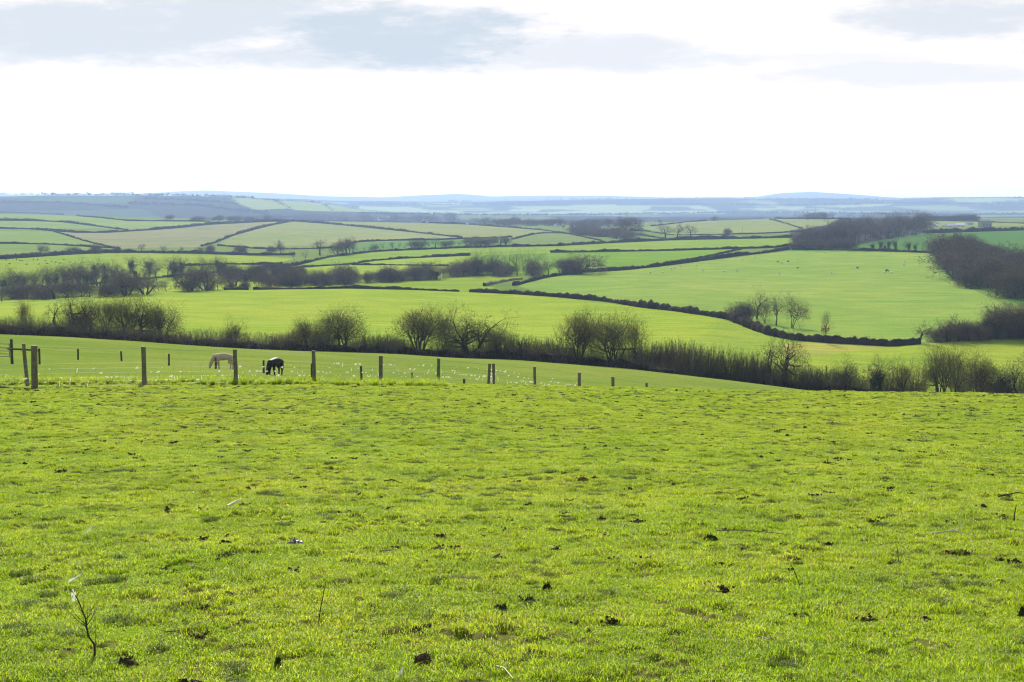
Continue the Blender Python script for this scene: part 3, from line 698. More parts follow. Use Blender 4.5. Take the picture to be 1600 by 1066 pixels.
# ------------------------------------------------------------------ middle distance trees
rr = random.Random(5)
def band(n, u0, u1, vb, kinds, hpx, label, group, ymin=450, name='bare_tree', wk=1., cat='tree'):
    for i in range(n):
        u = u0 + (u1 - u0) * (i + rr.random()) / n
        v = float(np.interp(u, [p[0] for p in vb], [p[1] for p in vb])) + rr.uniform(-2, 2)
        mid_tree(rr.choice(kinds), u, v, rr.uniform(*hpx), label, group, ymin=ymin, name=name, wk=wk * rr.uniform(.85, 1.15), cat=cat)
for u, vb, h, kd, wk, lb in [
 (126, 444, 30, 'ivy', .7, 'dark ivy column of a tree standing apart among the bare ones'),
 (150, 432, 26, 'ivy', 1., 'ivy-clad tree with a pale fork next to the ivy column'), (165, 430, 24, 'ivy', 1.1, 'broad ivy-clad tree in the hedge line'),
 (205, 428, 30, 'ivy', .9, 'tall ivy-clad tree above the round bare oaks'), (233, 428, 28, 'ivy', 1.2, 'densest dark green ivy tree of the row'),
 (270, 432, 32, 'ivy', 1.0, 'wide dark ivy-clad tree over the bright field'), (285, 430, 30, 'ivy', .9, 'second tall ivy-clad tree over the bright field'),
 (340, 424, 26, 'ivy', .7, 'slim ivied tree at the end of the ivy row'),
 (30, 445, 22, 'ivy', 1.1, 'low dark ivy-clad tree nearest the frame edge'),
 (85, 468, 32, 'round', 1.3, 'round-crowned oak low among the purple thickets'), (197, 462, 36, 'round', 1.3, 'dark-trunked oak leaning at the edge of the bright field'),
 (227, 460, 34, 'round', 1.4, 'wide oak with spreading limbs at the edge of the bright field'), (298, 455, 34, 'round', 1., 'bare tree with a straight ivied trunk at the bright field edge'),
 (322, 454, 36, 'round', 1.4, 'tall oak with a wide grey crown at the bright field edge'), (367, 447, 22, 'round', 1.2, 'small bare tree over the trimmed hedge'),
 (382, 447, 24, 'ivy', 1., 'small ivied tree over the trimmed hedge'), (421, 446, 26, 'ivy', .8, 'ivied tree with two side limbs over the trimmed hedge'),
 (435, 388, 14, 'round', 1.2, 'small tree low in the pale ridge field'), (500, 399, 25, 'round', 1.2, 'grey bare tree where the strips of field meet'),
 (527, 400, 22, 'round', 1., 'brown bare tree beside the start of the thin tree row'), (543, 399, 27, 'round', 1., 'tall bare tree beginning the thin tree row'),
 (460, 408, 20, 'pole', 1.3, 'thin forked tree in front of the pale central field'), (478, 410, 20, 'pole', 1.2, 'thin tree in front of the pale central field'),
 (670, 436, 28, 'round', 1.2, 'rounded tree on its own in the dark scrub'), (683, 437, 20, 'ivy', 1.5, 'dark green ivied bush tree in the scrub'),
 (743, 430, 39, 'ivy', .9, 'tall dark ivy-clad tree at the start of the pole-like trees'),
 (905, 428, 32, 'round', 1.5, 'rounded dense tree at the end of the scrub belt'), (888, 428, 24, 'shrub', 1.2, 'pale brown bush tree beside the rounded one'),
 (1182, 499, 50, 'tall', 1.1, 'tall bare tree at the bend of the long thick hedge'), (1213, 509, 48, 'tall', .8, 'middle bare tree of three by the hedge bend'), (1237, 513, 52, 'tall', .8, 'dark-stemmed bare tree, last of three by the hedge bend'),
 (1196, 505, 36, 'tall', .9, 'slim bare tree between the tall ones by the hedge bend'), (1150, 499, 24, 'shrub', 1.0, 'grey bush on the thick hedge before the bend'), (1165, 502, 30, 'shrub', .9, 'pale bush at the foot of the tall bare tree at the bend'),
 (1437, 537, 36, 'round', 1.0, 'small bare tree alone at the end of the thick hedge'),
 (1480, 534, 38, 'round', 1., 'bare tree with leaning trunks in the corner grove'), (1498, 533, 42, 'round', 1., 'taller bare tree in the corner grove'),
 (1545, 531, 50, 'ivy', .9, 'ivied tree in the corner grove'), (1515, 533, 38, 'pole', 1.1, 'thin straight tree in the corner grove'), (1528, 532, 38, 'pole', 1.1, 'thin tree beside the ivied tree of the corner grove'),
 (1040, 372, 22, 'round', 1.2, 'bare tree below the pale ridge field'), (1058, 372, 24, 'round', 1., 'taller bare tree below the pale ridge field'), (1080, 372, 22, 'round', 1., 'third bare tree below the pale ridge field'),
 (1137, 368, 11, 'shrub', 1., 'low bush under the telegraph pole'),
 (1115, 345.5, 8, 'round', 1.2, 'wind-cut tree on the ridge skyline beyond the village'), (977, 372, 33, 'round', 1., 'large tree in front of the village lane'),
 (78, 363, 7, 'round', 1., 'tiny tree on the wavy hedge of the far slope'), (10, 345, 6, 'round', 1.4, 'little tree in the topmost hedge'),
 (705, 348, 16, 'round', 1.2, 'dark single tree on the ridge past the red barn'), (655, 347, 13, 'round', 1.2, 'tree touching the red barn'),
 (265, 345, 9, 'round', 1.5, 'single round tree on the brow before the blue hill'),
]:
    mid_tree(kd, u, vb, h, lb, None, ymin=300 if u > 1100 and vb > 480 else 400, wk=wk, name='ivy_clad_tree' if kd == 'ivy' else 'bare_tree')
# the red-leaved beech sapling by the hedge
p = at(1289, 536, 340)
root = link('red_leaved_tree', None, loc=p); h = 50 * p.y / F; root.scale = (h * .55, h * .55, h)
tr, cr, iv = tree_mesh(77, stems=1, spread=.5, levels=5, h0=.5, trunk_r=.02, up=.25, kids=(8, 5, 4, 3), name='beech', twigmat='bark_olive')
link('trunk', tr, root); link('crown', cr, root); mb = MB(); r = random.Random(3)
for i in range(190):
    q = r.random() * 6.28; d = r.random() ** .5 * .26; c = Vector((math.cos(q) * d, math.sin(q) * d, .42 + r.gauss(0, .06))); a = Vector((r.gauss(0, 1), r.gauss(0, 1), r.gauss(0, 1))).normalized() * .022; e = a.orthogonal() * .8
    mb.add([c - a, c + e, c + a, c - e], [(0, 1, 2, 3)])
link('leaves', mb.mesh('rust_leaves', M['rust_leaf']), root)
tag(root, 'slim young tree with rust-red leaves on its lower half, beside the thick hedge', 'tree')

G1 = 'bare trees of the belt behind the big bright field'
band(26, -20, 180, [(0, 455), (180, 444)], ['tall', 'tall', 'round', 'ivy'], (24, 40), 'grey-purple bare tree in the wooded belt behind the bright field', G1, wk=.95)
band(13, -20, 200, [(0, 470), (200, 460)], ['tall', 'shrub', 'shrub'], (18, 30), 'grey-purple bare tree in the wooded belt behind the bright field', G1, wk=1.05)
band(15, 180, 360, [(180, 442), (360, 430)], ['tall', 'tall', 'ivy'], (22, 36), 'grey-purple bare tree in the wooded belt behind the bright field', G1, wk=.95)
band(14, 200, 470, [(200, 459), (350, 452), (470, 446)], ['shrub', 'tall'], (12, 24), 'grey-purple bare tree in the wooded belt behind the bright field', G1, wk=1.05)
band(10, 350, 470, [(350, 440), (470, 436)], ['shrub', 'tall', 'pole'], (16, 28), 'grey-purple bare tree in the wooded belt behind the bright field', G1, wk=.95)
G2 = 'bushes and small trees of the scrub belt above the trimmed hedge'
band(36, 440, 740, [(440, 447), (560, 442), (650, 437), (740, 431)], ['shrub', 'tall', 'shrub'], (13, 26), 'brown bushy growth in the scrub belt above the trimmed hedge', G2, wk=1.1, name='bush', cat='bush')
band(14, 735, 860, [(735, 431), (860, 426)], ['pole'], (28, 42), 'slender pole-like bare tree in the scrub belt', 'pole-like bare trees in the scrub belt', wk=.9)
band(14, 740, 915, [(740, 431), (915, 427)], ['shrub', 'tall'], (14, 26), 'brown bushy growth in the scrub belt above the trimmed hedge', G2, wk=1.2, name='bush', cat='bush')
band(14, 290, 470, [(290, 440), (470, 432)], ['tall', 'shrub'], (16, 28), 'grey-purple bare tree in the wooded belt behind the bright field', G1, wk=1.0)
band(12, 440, 560, [(440, 445), (560, 441)], ['tall', 'shrub'], (16, 28), 'brown bushy growth in the scrub belt above the trimmed hedge', G2, wk=1.1, name='bush', cat='bush')
G3 = 'row of thin bare trees below the pale ridge fields'
band(26, 545, 800, [(545, 398), (650, 389), (800, 384)], ['pole', 'round', 'pole'], (12, 18), 'thin bare tree in the row along the hedge below the ridge', G3, wk=1.0)
band(6, 725, 800, [(725, 387), (800, 384)], ['round'], (12, 18), 'thin bare tree in the row along the hedge below the ridge', G3, wk=1.5)
band(14, 60, 460, [(60, 396), (200, 394), (460, 397)], ['round', 'shrub'], (10, 15), 'small bare tree along the broad dark hedge', 'small bare trees along the broad dark hedge')
G4 = 'trees of the wood beside the field with sheep'
band(30, 1245, 1450, [(1245, 386), (1330, 378), (1450, 364)], ['tall', 'round', 'tall'], (18, 38), 'brown bare tree in the wood beside the field with sheep', G4, ymin=900, wk=1.25)
band(12, 1310, 1440, [(1310, 365), (1440, 358)], ['tall'], (20, 32), 'brown bare tree in the wood beside the field with sheep', G4, ymin=1200, wk=1.3)
band(12, 1240, 1330, [(1240, 389), (1330, 388)], ['shrub'], (10, 18), 'brown bare tree in the wood beside the field with sheep', G4, ymin=900, wk=1.3)
band(14, 1360, 1470, [(1360, 391), (1470, 393)], ['ivy', 'pole', 'pole'], (14, 22), 'greenish young tree in the strip below the dark hedge', 'greenish young trees below the dark hedge', ymin=850, wk=.9)
band(12, 1470, 1560, [(1470, 396), (1560, 400)], ['shrub', 'round'], (16, 26), 'greenish young tree in the strip below the dark hedge', 'greenish young trees below the dark hedge', ymin=850, wk=1.2)
G5 = 'trees of the dense wood on the steep slope'
for i in range(60):
    u = rr.uniform(1472, 1650); lo = float(np.interp(u, [1460, 1485, 1520, 1600, 1650], [418, 434, 455, 490, 505])); v = rr.uniform(405, lo)
    mid_tree(rr.choice(['round', 'tall', 'shrub', 'tall']), u, v, rr.uniform(24, 48), 'purple-brown bare tree in the dense wood on the steep slope', G5, ymin=600, wk=rr.uniform(.8, 1.3))
band(9, 1465, 1565, [(1465, 535), (1565, 529)], ['shrub'], (22, 36), 'grey bush in the corner grove', 'bushes of the corner grove', ymin=340, wk=.9, name='bush', cat='bush')
band(12, 1555, 1640, [(1555, 528), (1640, 524)], ['shrub', 'tall'], (34, 56), 'purple-brown bare tree in the dense wood on the steep slope', G5, ymin=380, wk=1.)
MASSES = [(40, 775, 1000, [(775, 351), (860, 353), (930, 355), (1000, 349)], ['round', 'shrub', 'round'], (6, 13), 1500, 1.5),
 (16, 900, 985, [(900, 366), (985, 374)], ['round', 'shrub'], (12, 18), 1300, 1.5),
 (30, 400, 800, [(400, 343.5), (560, 344.5), (725, 348), (800, 353)], ['round', 'shrub'], (5, 11), 2200, 1.7),
 (12, 300, 400, [(300, 345), (400, 344)], ['round', 'shrub'], (4, 8), 2200, 1.8),
 (16, 1440, 1525, [(1440, 345), (1525, 346)], ['round', 'shrub'], (7, 10), 2300, 1.6)]
band(12, 1238, 1302, [(1238, 341.5), (1302, 341.5)], ['round'], (8, 11), 'wind-shaped tree on the ridge beside the mast', 'wind-shaped trees beside the ridge mast', ymin=2200, wk=1.2)
def band_mass(sets, label, name):
    V_, F_, Mi = [], [], []; off = 0
    for n, u0, u1, vb, kinds, hpx, ymin, wk in sets:
        for i in range(n):
            u = u0 + (u1 - u0) * (i + rr.random()) / n; v = float(np.interp(u, [p[0] for p in vb], [p[1] for p in vb])) + rr.uniform(-1.5, 1.5)
            p = at(u, v, ymin); h = rr.uniform(*hpx) * p.y / F; me0 = rr.choice(MID[rr.choice(kinds)])
            c = np.empty(len(me0.vertices) * 3); me0.vertices.foreach_get('co', c); c = c.reshape(-1, 3); q = rr.random() * 6.28; k = wk * rr.uniform(.85, 1.15) * h
            c = np.stack([(c[:, 0] * math.cos(q) - c[:, 1] * math.sin(q)) * k + p.x, (c[:, 0] * math.sin(q) + c[:, 1] * math.cos(q)) * k + p.y, c[:, 2] * h + p.z - .2], 1)
            V_.append(c); nv = len(c); lt = np.empty(len(me0.polygons), int); me0.polygons.foreach_get('loop_total', lt); lv = np.empty(len(me0.loops), int); me0.loops.foreach_get('vertex_index', lv)
            F_.append((lt, lv + off)); off += nv
    me_ = bpy.data.meshes.new(name); V_ = np.concatenate(V_); lt = np.concatenate([f[0] for f in F_]); lv = np.concatenate([f[1] for f in F_])
    me_.vertices.add(len(V_)); me_.vertices.foreach_set('co', V_.ravel()); me_.loops.add(len(lv)); me_.loops.foreach_set('vertex_index', lv)
    me_.polygons.add(len(lt)); me_.polygons.foreach_set('loop_start', np.concatenate([[0], np.cumsum(lt)[:-1]])); me_.polygons.foreach_set('loop_total', lt); me_.materials.append(M['twig_purple']); me_.update()
    return tag(link(name, me_), label, 'wood', kind='stuff')
band_mass(MASSES, 'hazy far-off bare woods around the village and along the ridge skyline', 'distant_wood')
# far tree lines and woods, each read as one mass
def mass(pts, hpx, label, ymin, gap=.3, name='distant_wood', seed=1, step=None):
    r = random.Random(seed); mb = MB()
    for i in range(len(pts) - 1):
        (u0, v0), (u1, v1) = pts[i], pts[i+1]; n = max(1, int(abs(u1 - u0) / 1.6))
        for k in range(n):
            if r.random() < gap: continue
            u = u0 + (u1-u0)*(k + r.random())/n; v = v0 + (v1-v0)*k/n + r.uniform(-.4, .4)
            p = at(u, v, ymin); h = r.uniform(.5, 1.1) * hpx * p.y / F
            w_ = r.uniform(.5, 1.1) * h * .8
            for t_ in range(7):
                c = p + Vector((r.gauss(0, .5) * w_, r.gauss(0, .5) * w_, h * r.uniform(.3, .95))); s_ = h * r.uniform(.16, .3)
                a = Vector((r.gauss(0, 1), r.gauss(0, 1), r.gauss(0, 1))).normalized() * s_; e = a.orthogonal().normalized() * s_; f = a.cross(e).normalized() * s_
                mb.add([c - a, c + a, c - e, c + e, c - f, c + f], [(0, 2, 4), (2, 1, 4), (1, 3, 4), (3, 0, 4), (2, 0, 5), (1, 2, 5), (3, 1, 5), (0, 3, 5)])
            mb.tube([p - Vector((0, 0, 1)), p + Vector((0, 0, h * .6))], [h * .04, h * .03], 3, cap=False)
    return tag(link(name, mb.mesh(name, M['wood_mass'])), label, 'wood', kind='stuff')
mass([(-300, 306.5), (60, 305.8), (200, 305.6), (320, 307.5), (400, 311.5)], 4.5, 'line of trees on the crest of the blue hill', 4300, .35, 'distant_treeline', 1)
mass([(400, 312), (500, 318), (560, 325)], 3, 'sparse trees down the end of the blue hill', 4300, .4, 'distant_treeline', 2)
mass([(-300, 318), (100, 318), (200, 326)], 4, 'hanging wood across the face of the blue hill', 3900, .0, 'distant_wood', 3)
mass([(200, 320), (300, 322), (420, 336)], 5, 'dark wood on the shoulder of the blue hill', 3900, .0, 'distant_wood', 4)
mass([(225, 312), (300, 314), (370, 320)], 4, 'upper wood on the shoulder of the blue hill', 3900, .0, 'distant_wood', 14)
mass([(700, 315.5), (850, 313), (1000, 310.5), (1100, 310.2), (1250, 311.5), (1400, 311.5), (1600, 309.2)], 2.5, 'trees along the crest of the second blue ridge', 7300, .3, 'distant_treeline', 5)
mass([(560, 335), (800, 338), (1000, 336), (1150, 334)], 4, 'valley woodland beyond the village', 3700, .1, 'distant_wood', 6)
mass([(1120, 333), (1300, 335), (1450, 336), (1640, 336)], 4, 'valley woodland beyond the wood and the houses', 3700, .1, 'distant_wood', 7)
mass([(1000, 318), (1200, 322), (1400, 318), (1600, 320)], 3, 'woods on the face of the second blue ridge', 6300, .2, 'distant_wood', 8)
mass([(560, 320), (700, 321), (840, 319)], 3, 'woods below the moor, beyond the ridge barn', 6300, .2, 'distant_wood', 9)

# ------------------------------------------------------------------ buildings, masts
def house(u, vb, wpx, hpx, rot, label, roof='slate', wall='render_wall', ymin=1500, depth=.7, name='house', group=None, chim=True):
    p = at(u, vb, ymin); k = p.y / F; w_, h = wpx * k, hpx * k; d = w_ * depth
    root = link(name, None, loc=p + Vector((0, 0, .0))); root.rotation_euler = (0, 0, R(rot))
    hw = h * .58
    mb = MB(); mb.box((0, 0, hw / 2 - .5), (w_, d, hw + 1))
    mb.add([(-w_/2, -d/2, hw), (-w_/2, d/2, hw), (-w_/2, 0, h - .12), (w_/2, -d/2, hw), (w_/2, d/2, hw), (w_/2, 0, h - .12)], [(0, 2, 1), (3, 4, 5)])
    link('wall', mb.mesh('wall', M[wall]), root)
    e = .35; rf = MB(); x = w_/2 + e; y = d/2 + e; z0 = hw - (h - hw) * e / (d/2)
    vs = [(-x, -y, z0), (x, -y, z0), (x, 0, h), (-x, 0, h), (x, y, z0), (-x, y, z0)]
    vs += [(a, b, c - .18) for a, b, c in vs]
    rf.add(vs, [(0, 1, 2, 3), (3, 2, 4, 5), (9, 8, 7, 6), (11, 10, 8, 9), (0, 6, 7, 1), (5, 4, 10, 11), (1, 7, 8, 2), (2, 8, 10, 4), (0, 3, 9, 6), (3, 5, 11, 9)])
    ro = link('roof', rf.mesh('roof', M[roof]), root)
    if chim:
        c = MB(); c.box((w_ * .3, 0, h + .3), (.9, .7, 1.8)); link('chimney', c.mesh('chimney', M['stone']), ro)
    for i in range(3):
        mw = MB(); mw.box((w_ * (-.3 + .3 * i), -d/2 - .03, hw * .55), (w_ * .11, .08, hw * .35)); link('window', mw.mesh('window', M['glass']), root)
    return tag(root, label, 'house', group)
house(1458, 355.5, 13, 7, 55, 'white-gabled bungalow at the start of the row above the dark hedge', 'slate_pale', chim=False, ymin=1500)
house(1484, 355.5, 12, 5.5, 15, 'low bungalow with a shining pale roof in the middle of the row', 'slate_pale', chim=False)
house(1500, 355, 13, 6, -20, 'grey-roofed bungalow beside the shining roof', 'slate_pale', chim=False)
house(1515, 352, 10, 4.5, 5, 'small white house tucked behind the row', 'slate', chim=False)
house(1539, 355, 17, 10, 10, 'tall dark stone house with a hipped-looking slate roof at the row end', 'slate', 'stone')
house(1474, 355.5, 3.5, 4, 0, 'tiny white shed between the bungalows', 'slate_pale', chim=False)
for u, v, w_, h, rt, lb in [(870, 355, 8, 6, 50, 'white cottage among trees at the near side of the village'), (880, 357, 4, 4, 0, 'tiny white cottage beside the village lane'),
    (898, 356, 5, 4.5, 80, 'white gable in the middle of the village'), (905, 355.5, 5, 4, 20, 'pale bungalow in the middle of the village'),
    (945, 355, 6, 4, 0, 'low white house under the evergreens'), (992, 352, 6, 5, 30, 'white house near the far end of the village'),
    (1001, 350.5, 6, 5, -30, 'grey house behind the white one at the village end'), (1020, 351, 6, 8, 70, 'brightest white house standing tall at the village end'),
    (1031, 350, 6, 6, 10, 'last pale house of the village'), (971, 376, 3, 3, 0, 'tiny white hut beside the lane hedge'), (988, 376, 3, 3, 0, 'second tiny white hut beside the lane hedge'),
    (1026, 373, 4, 3.5, 0, 'small cream shed beyond the dark hedge')]:
    house(u, v, w_, h, rt, lb, 'slate', chim=w_ > 5.5, ymin=1300)
house(669, 347, 18, 9, 3, 'long red-roofed farm barn on the ridge', 'red_roof', 'render_wall', ymin=2000, depth=.5, name='barn', chim=False)
house(595, 345, 10, 6, 20, 'pale farmhouse on the ridge before the red barn', 'slate', ymin=2000)
house(611, 344, 12, 6, 0, 'dark-roofed farm shed next to the pale farmhouse', 'slate', 'stone', ymin=2000, name='barn', chim=False)
house(730, 351.5, 4, 3.5, 0, 'tiny white hut on the ridge hedge', 'slate_pale', chim=False, ymin=1800)
house(667, 349.5, 3.5, 2.5, 0, 'tiny white shed under the red barn', 'slate_pale', chim=False, ymin=1800)
def mast(u, vb, vt, ymin, label, w_=.4, name='mast', cat='mast', arms=True):
    p = at(u, vb, ymin); h = (vb - vt) * p.y / F; root = link(name, None, loc=p)
    mb = MB(); mb.tube([(0, 0, -1), (0, 0, h * .6), (0, 0, h)], [w_, w_ * .8, w_ * .5], 6); link('pole', mb.mesh('pole', M['gate_steel']), root)
    if arms:
        mb = MB(); mb.box((0, 0, h * .93), (h * .16, w_ * 1.4, h * .03)); mb.box((0, 0, h * .8), (h * .10, w_ * 1.4, h * .025)); link('crossarm', mb.mesh('crossarm', M['gate_steel']), root)
    return tag(root, label, cat)
mast(631, 314.5, 296, 7300, 'tall radio mast on the distant ridge', 1.6)
mast(222, 306, 290, 4400, 'thin mast above the trees of the blue hill', .7, arms=False)
mast(84, 306, 292, 4400, 'faint mast nearer the end of the blue hill', .6, arms=False)
mast(1274, 342, 318, 2200, 'mast between the two groups of wind-shaped trees', .45, arms=False)
mast(1153, 353, 343, 1900, 'telegraph pole high in the pale ridge field', .22, name='telegraph_pole', cat='pole')
mast(1160, 366, 355, 1500, 'telegraph pole low in the pale ridge field', .2, name='telegraph_pole', cat='pole')
mast(1205, 341, 333, 2200, 'short telegraph pole by the ridge hedge corner', .3, name='telegraph_pole', cat='pole')

# ------------------------------------------------------------------ fences
POST = [(224, 606, 542, 46, .075), (367, 606, 546, 48, .07), (489, 604, 548, 50.5, .068), (595, 604, 556, 53.5, .075), (685, 604, 560, 57, .066), (763, 0, 568, 61, .062), (771.5, 0, 568, 61.5, .066), (836, 0, 573, 66, .068), (905, 0, 582, 71, .085), (958, 0, 589, 76.5, .09), (1011, 0, 598, 82, .075), (1056, 0, 607, 88, .07)]
def post_mesh(h, r, seed, square=False):
    rq = random.Random(seed); mb = MB(); n = 4 if square else 10; pts = []; nz = 7
    vs = []; fs = []; ph = rq.random()
    for k in range(nz):
        z = -.35 + (h + .35) * k / (nz - 1); ox = rq.gauss(0, .003)
        for i in range(n):
            q = 2 * math.pi * i / n + ph; rad = r * (1.04 - .08 * k / (nz - 1)) * rq.uniform(.96, 1.04)
            vs.append((math.cos(q) * rad + ox, math.sin(q) * rad, z + (rq.uniform(-.008, .008) if k == nz - 1 else 0)))
    for k in range(nz - 1):
        for i in range(n): fs.append((k*n+i, k*n+(i+1) % n, (k+1)*n+(i+1) % n, (k+1)*n+i))
    fs.append(tuple((nz-1)*n + i for i in range(n))); mb.add(vs, fs)
    return mb.mesh('post', M['post'], False)
fence = link('wire_fence', None, loc=at(224, 0, Y=46)); FL = fence.location.copy()
tag(fence, 'nearer fence of round wooden posts with sheep netting and barbed wire', 'fence')
TOPS = []; BASES = []
def add_post(par, FL_, u, vt, Y, r, lean=0., sd=0, vb=None, mat=None, square=False):
    b = at(u, 0, Y=Y); a, s = pas(u, vt); h = float(s) * Y - b.z
    o = link('post', post_mesh(h, r, sd, square), par, b - FL_); o.rotation_euler = (0, lean, 0)
    if mat: o.data.materials[0] = M[mat]
    return b, b + Vector((math.sin(lean) * h, 0, h * math.cos(lean)))
# the two stout posts at the corner, the second leaning
b0, t0 = add_post(fence, FL, 54, 540, 44.2, .098, .025, 90)
b1, t1 = add_post(fence, FL, 43, 537, 45.6, .06, -.055, 91)
for i, (u, vb, vt, Y, r) in enumerate(POST):
    b, t_ = add_post(fence, FL, u + (2 if i < 3 else 0), vt, Y, r, random.uniform(-.03, .015) if u != 763 else .06, i); BASES.append(b); TOPS.append(t_)
LB = [at(-130, 0, Y=43.0), b0] + BASES; LT = [LB[0] + Vector((0, 0, 1.3)), t0] + TOPS
def wire(par, FL_, pa, pb, r, name, mat='steel', sag=.01):
    n = 5; pts = []
    for k in range(n + 1):
        f = k / n; q = pa.lerp(pb, f) - Vector((0, 0, sag * 4 * f * (1 - f))) - FL_; pts.append(q)
    mb = MB(); mb.tube(pts, [r] * len(pts), 4, cap=False); o = link(name, mb.mesh(name, M[mat]), par); return o
NETZ = []
for i in range(len(LB) - 1):
    if i > 1 and i - 2 == 5: pass
    A, B = LB[i], LB[i+1]; TA, TB = LT[i], LT[i+1]
    if (A - B).length < .4: continue
    off = Vector((0, .09, 0))
    for f in (.95,): wire(fence, FL, A.lerp(TA, f) + off, B.lerp(TB, f) + off, .0042, 'barbed_wire', sag=.03)
    # netting: one piece of pattern per bay
    mb = MB()
    zs = [.08, .2, .33, .47, .62, .78]
    for z in zs:
        a_ = A + Vector((0, .09, z)) - FL; b_ = B + Vector((0, .09, z)) - FL
        pts = [a_.lerp(b_, k / 8) + Vector((0, 0, random.gauss(0, .006))) for k in range(9)]
        # follow the ground
        mb.tube(pts, [.0024] * 9, 3, cap=False)
    L = (B - A).length; n = int(L / .30)
    for k in range(1, n):
        c = A.lerp(B, k / n) + Vector((0, .09, 0)) - FL
        mb.tube([c + Vector((0, 0, zs[0])), c + Vector((random.gauss(0, .01), 0, zs[-1]))], [.0018, .0018], 3, cap=False)
    link('netting', mb.mesh('netting', M['steel']), fence)
    NETZ.append((A, B))
# rear fence
RF = [(122, 545, 134), (190, 549, 129), (264, 553, 125), (337, 558, 120), (412, 563, 114), (487, 568, 108), (565, 572, 102), (645, 582, 97), (725, 592, 92), (800, 602, 88)]
fence2 = link('wire_fence', None, loc=at(337, 0, Y=120)); F2 = fence2.location.copy()
tag(fence2, 'farther fence of thin dark posts and plain wire crossing the horse field', 'fence')
prev = None
for i, (u, vt, Y) in enumerate(RF):
    b, t_ = add_post(fence2, F2, u, vt, Y, .085, random.uniform(-.03, .03), 40 + i, mat='post_dark')
    if prev:
        for f in (.92, .6, .3): wire(fence2, F2, prev[0].lerp(prev[1], f), b.lerp(t_, f), .0035, 'wire', sag=.02)
    prev = (b, t_)
# gate and its rail fence
gp = at(19, 0, Y=112); a, s = pas(19, 530)
gatef = link('rail_fence', None, loc=gp); tag(gatef, 'stout dark gatepost with a single horizontal wooden rail', 'fence')
o = link('post', post_mesh(float(s) * 112 - gp.z, .13, 70, True), gatef); o.data.materials[0] = M['post_dark']
e1 = at(62, 0, Y=112)
r0 = Vector((*(gp.xy), 0)); za = float(pas(19, 544.5)[1]) * 112; zb = float(pas(60, 547.5)[1]) * 112
mb = MB(); mb.tube([Vector((-.3, -.17, za - gp.z)), Vector((e1.x - gp.x, -.17, zb - gp.z))], [.075, .07], 6); link('rail', mb.mesh('rail', M['post_dark']), gatef)
o = link('post', post_mesh(zb - e1.z + .15, .08, 71), gatef, e1 - gp); o.data.materials[0] = M['post_dark']
g0 = at(-40, 0, Y=112); gate = link('field_gate', None, loc=gp + Vector((-.2, .05, 0))); tag(gate, 'galvanised tubular field gate hung on the dark gatepost', 'gate')
gl = Vector((g0.x - gp.x, 0, g0.z - gp.z)); 
for vv in (538, 544, 549, 553.5, 557.5):
    z = float(pas(10, vv)[1]) * 112 - gp.z
    mb = MB(); mb.tube([(0, 0, z), (gl.x, 0, z + .1)], [.03, .03], 6); link('bar', mb.mesh('bar', M['gate_steel']), gate)
for f in (.0, .5, 1.):
    mb = MB(); x = gl.x * f; z1 = float(pas(10, 537.5)[1]) * 112 - gp.z; z2 = float(pas(10, 558)[1]) * 112 - gp.z
    mb.tube([(x, .02, z2 - .02 + .1 * f), (x, .02, z1 + .05 + .1 * f)], [.035, .035], 6); link('upright', mb.mesh('upright', M['gate_steel']), gate)

# white tufts snagged on the netting
def tuft_mesh(seed, kind):
    r = random.Random(seed); mb = MB()
    for i in range(26):
        if kind == 0: c = Vector((r.gauss(0, .03), r.gauss(0, .008), r.gauss(0, .018))); d = Vector((r.gauss(0, .02), r.gauss(0, .01), r.gauss(0, .02)))
        else: c = Vector((r.gauss(0, .006), r.gauss(0, .006), -r.random() * .2)); d = Vector((r.gauss(0, .008), r.gauss(0, .006), r.gauss(0, .03)))
        e = d.orthogonal().normalized() * .012
        mb.add([c - d, c + e, c + d, c - e], [(0, 1, 2, 3)])
    return mb.mesh('wool_tuft', M['wool'])
TM = [tuft_mesh(1, 0), tuft_mesh(2, 0), tuft_mesh(3, 1), tuft_mesh(4, 1)]
r = random.Random(9); cnt = 0
for i, (A, B) in enumerate(NETZ):
    n = {0: 9, 1: 18, 2: 24, 3: 28}.get(i, 27)
    if i > 9: n = 10
    if i > 11: n = 3
    for k in range(n):
        f = (k + .5 + r.uniform(-.35, .35)) / n; z = r.choice([.20, .33, .33, .47, .47, .62]) if i < 4 else r.choice([.33, .47, .47, .62, .78])
        c = A.lerp(B, f) + Vector((0, .075, z)); hang = r.random() < (.15 if i < 3 else .3)
        o = link('wool_tuft', TM[2 + k % 2] if hang else TM[k % 2], loc=c); s = r.uniform(.25, .75); o.scale = (s, s, s * r.uniform(.8, 1.3)); o.rotation_euler = (0, r.gauss(0, .2), 0)
        tag(o, 'scrap of white wool snagged on the netting of the nearer fence', 'wool tuft', 'white wool tufts caught along the nearer fence'); cnt += 1

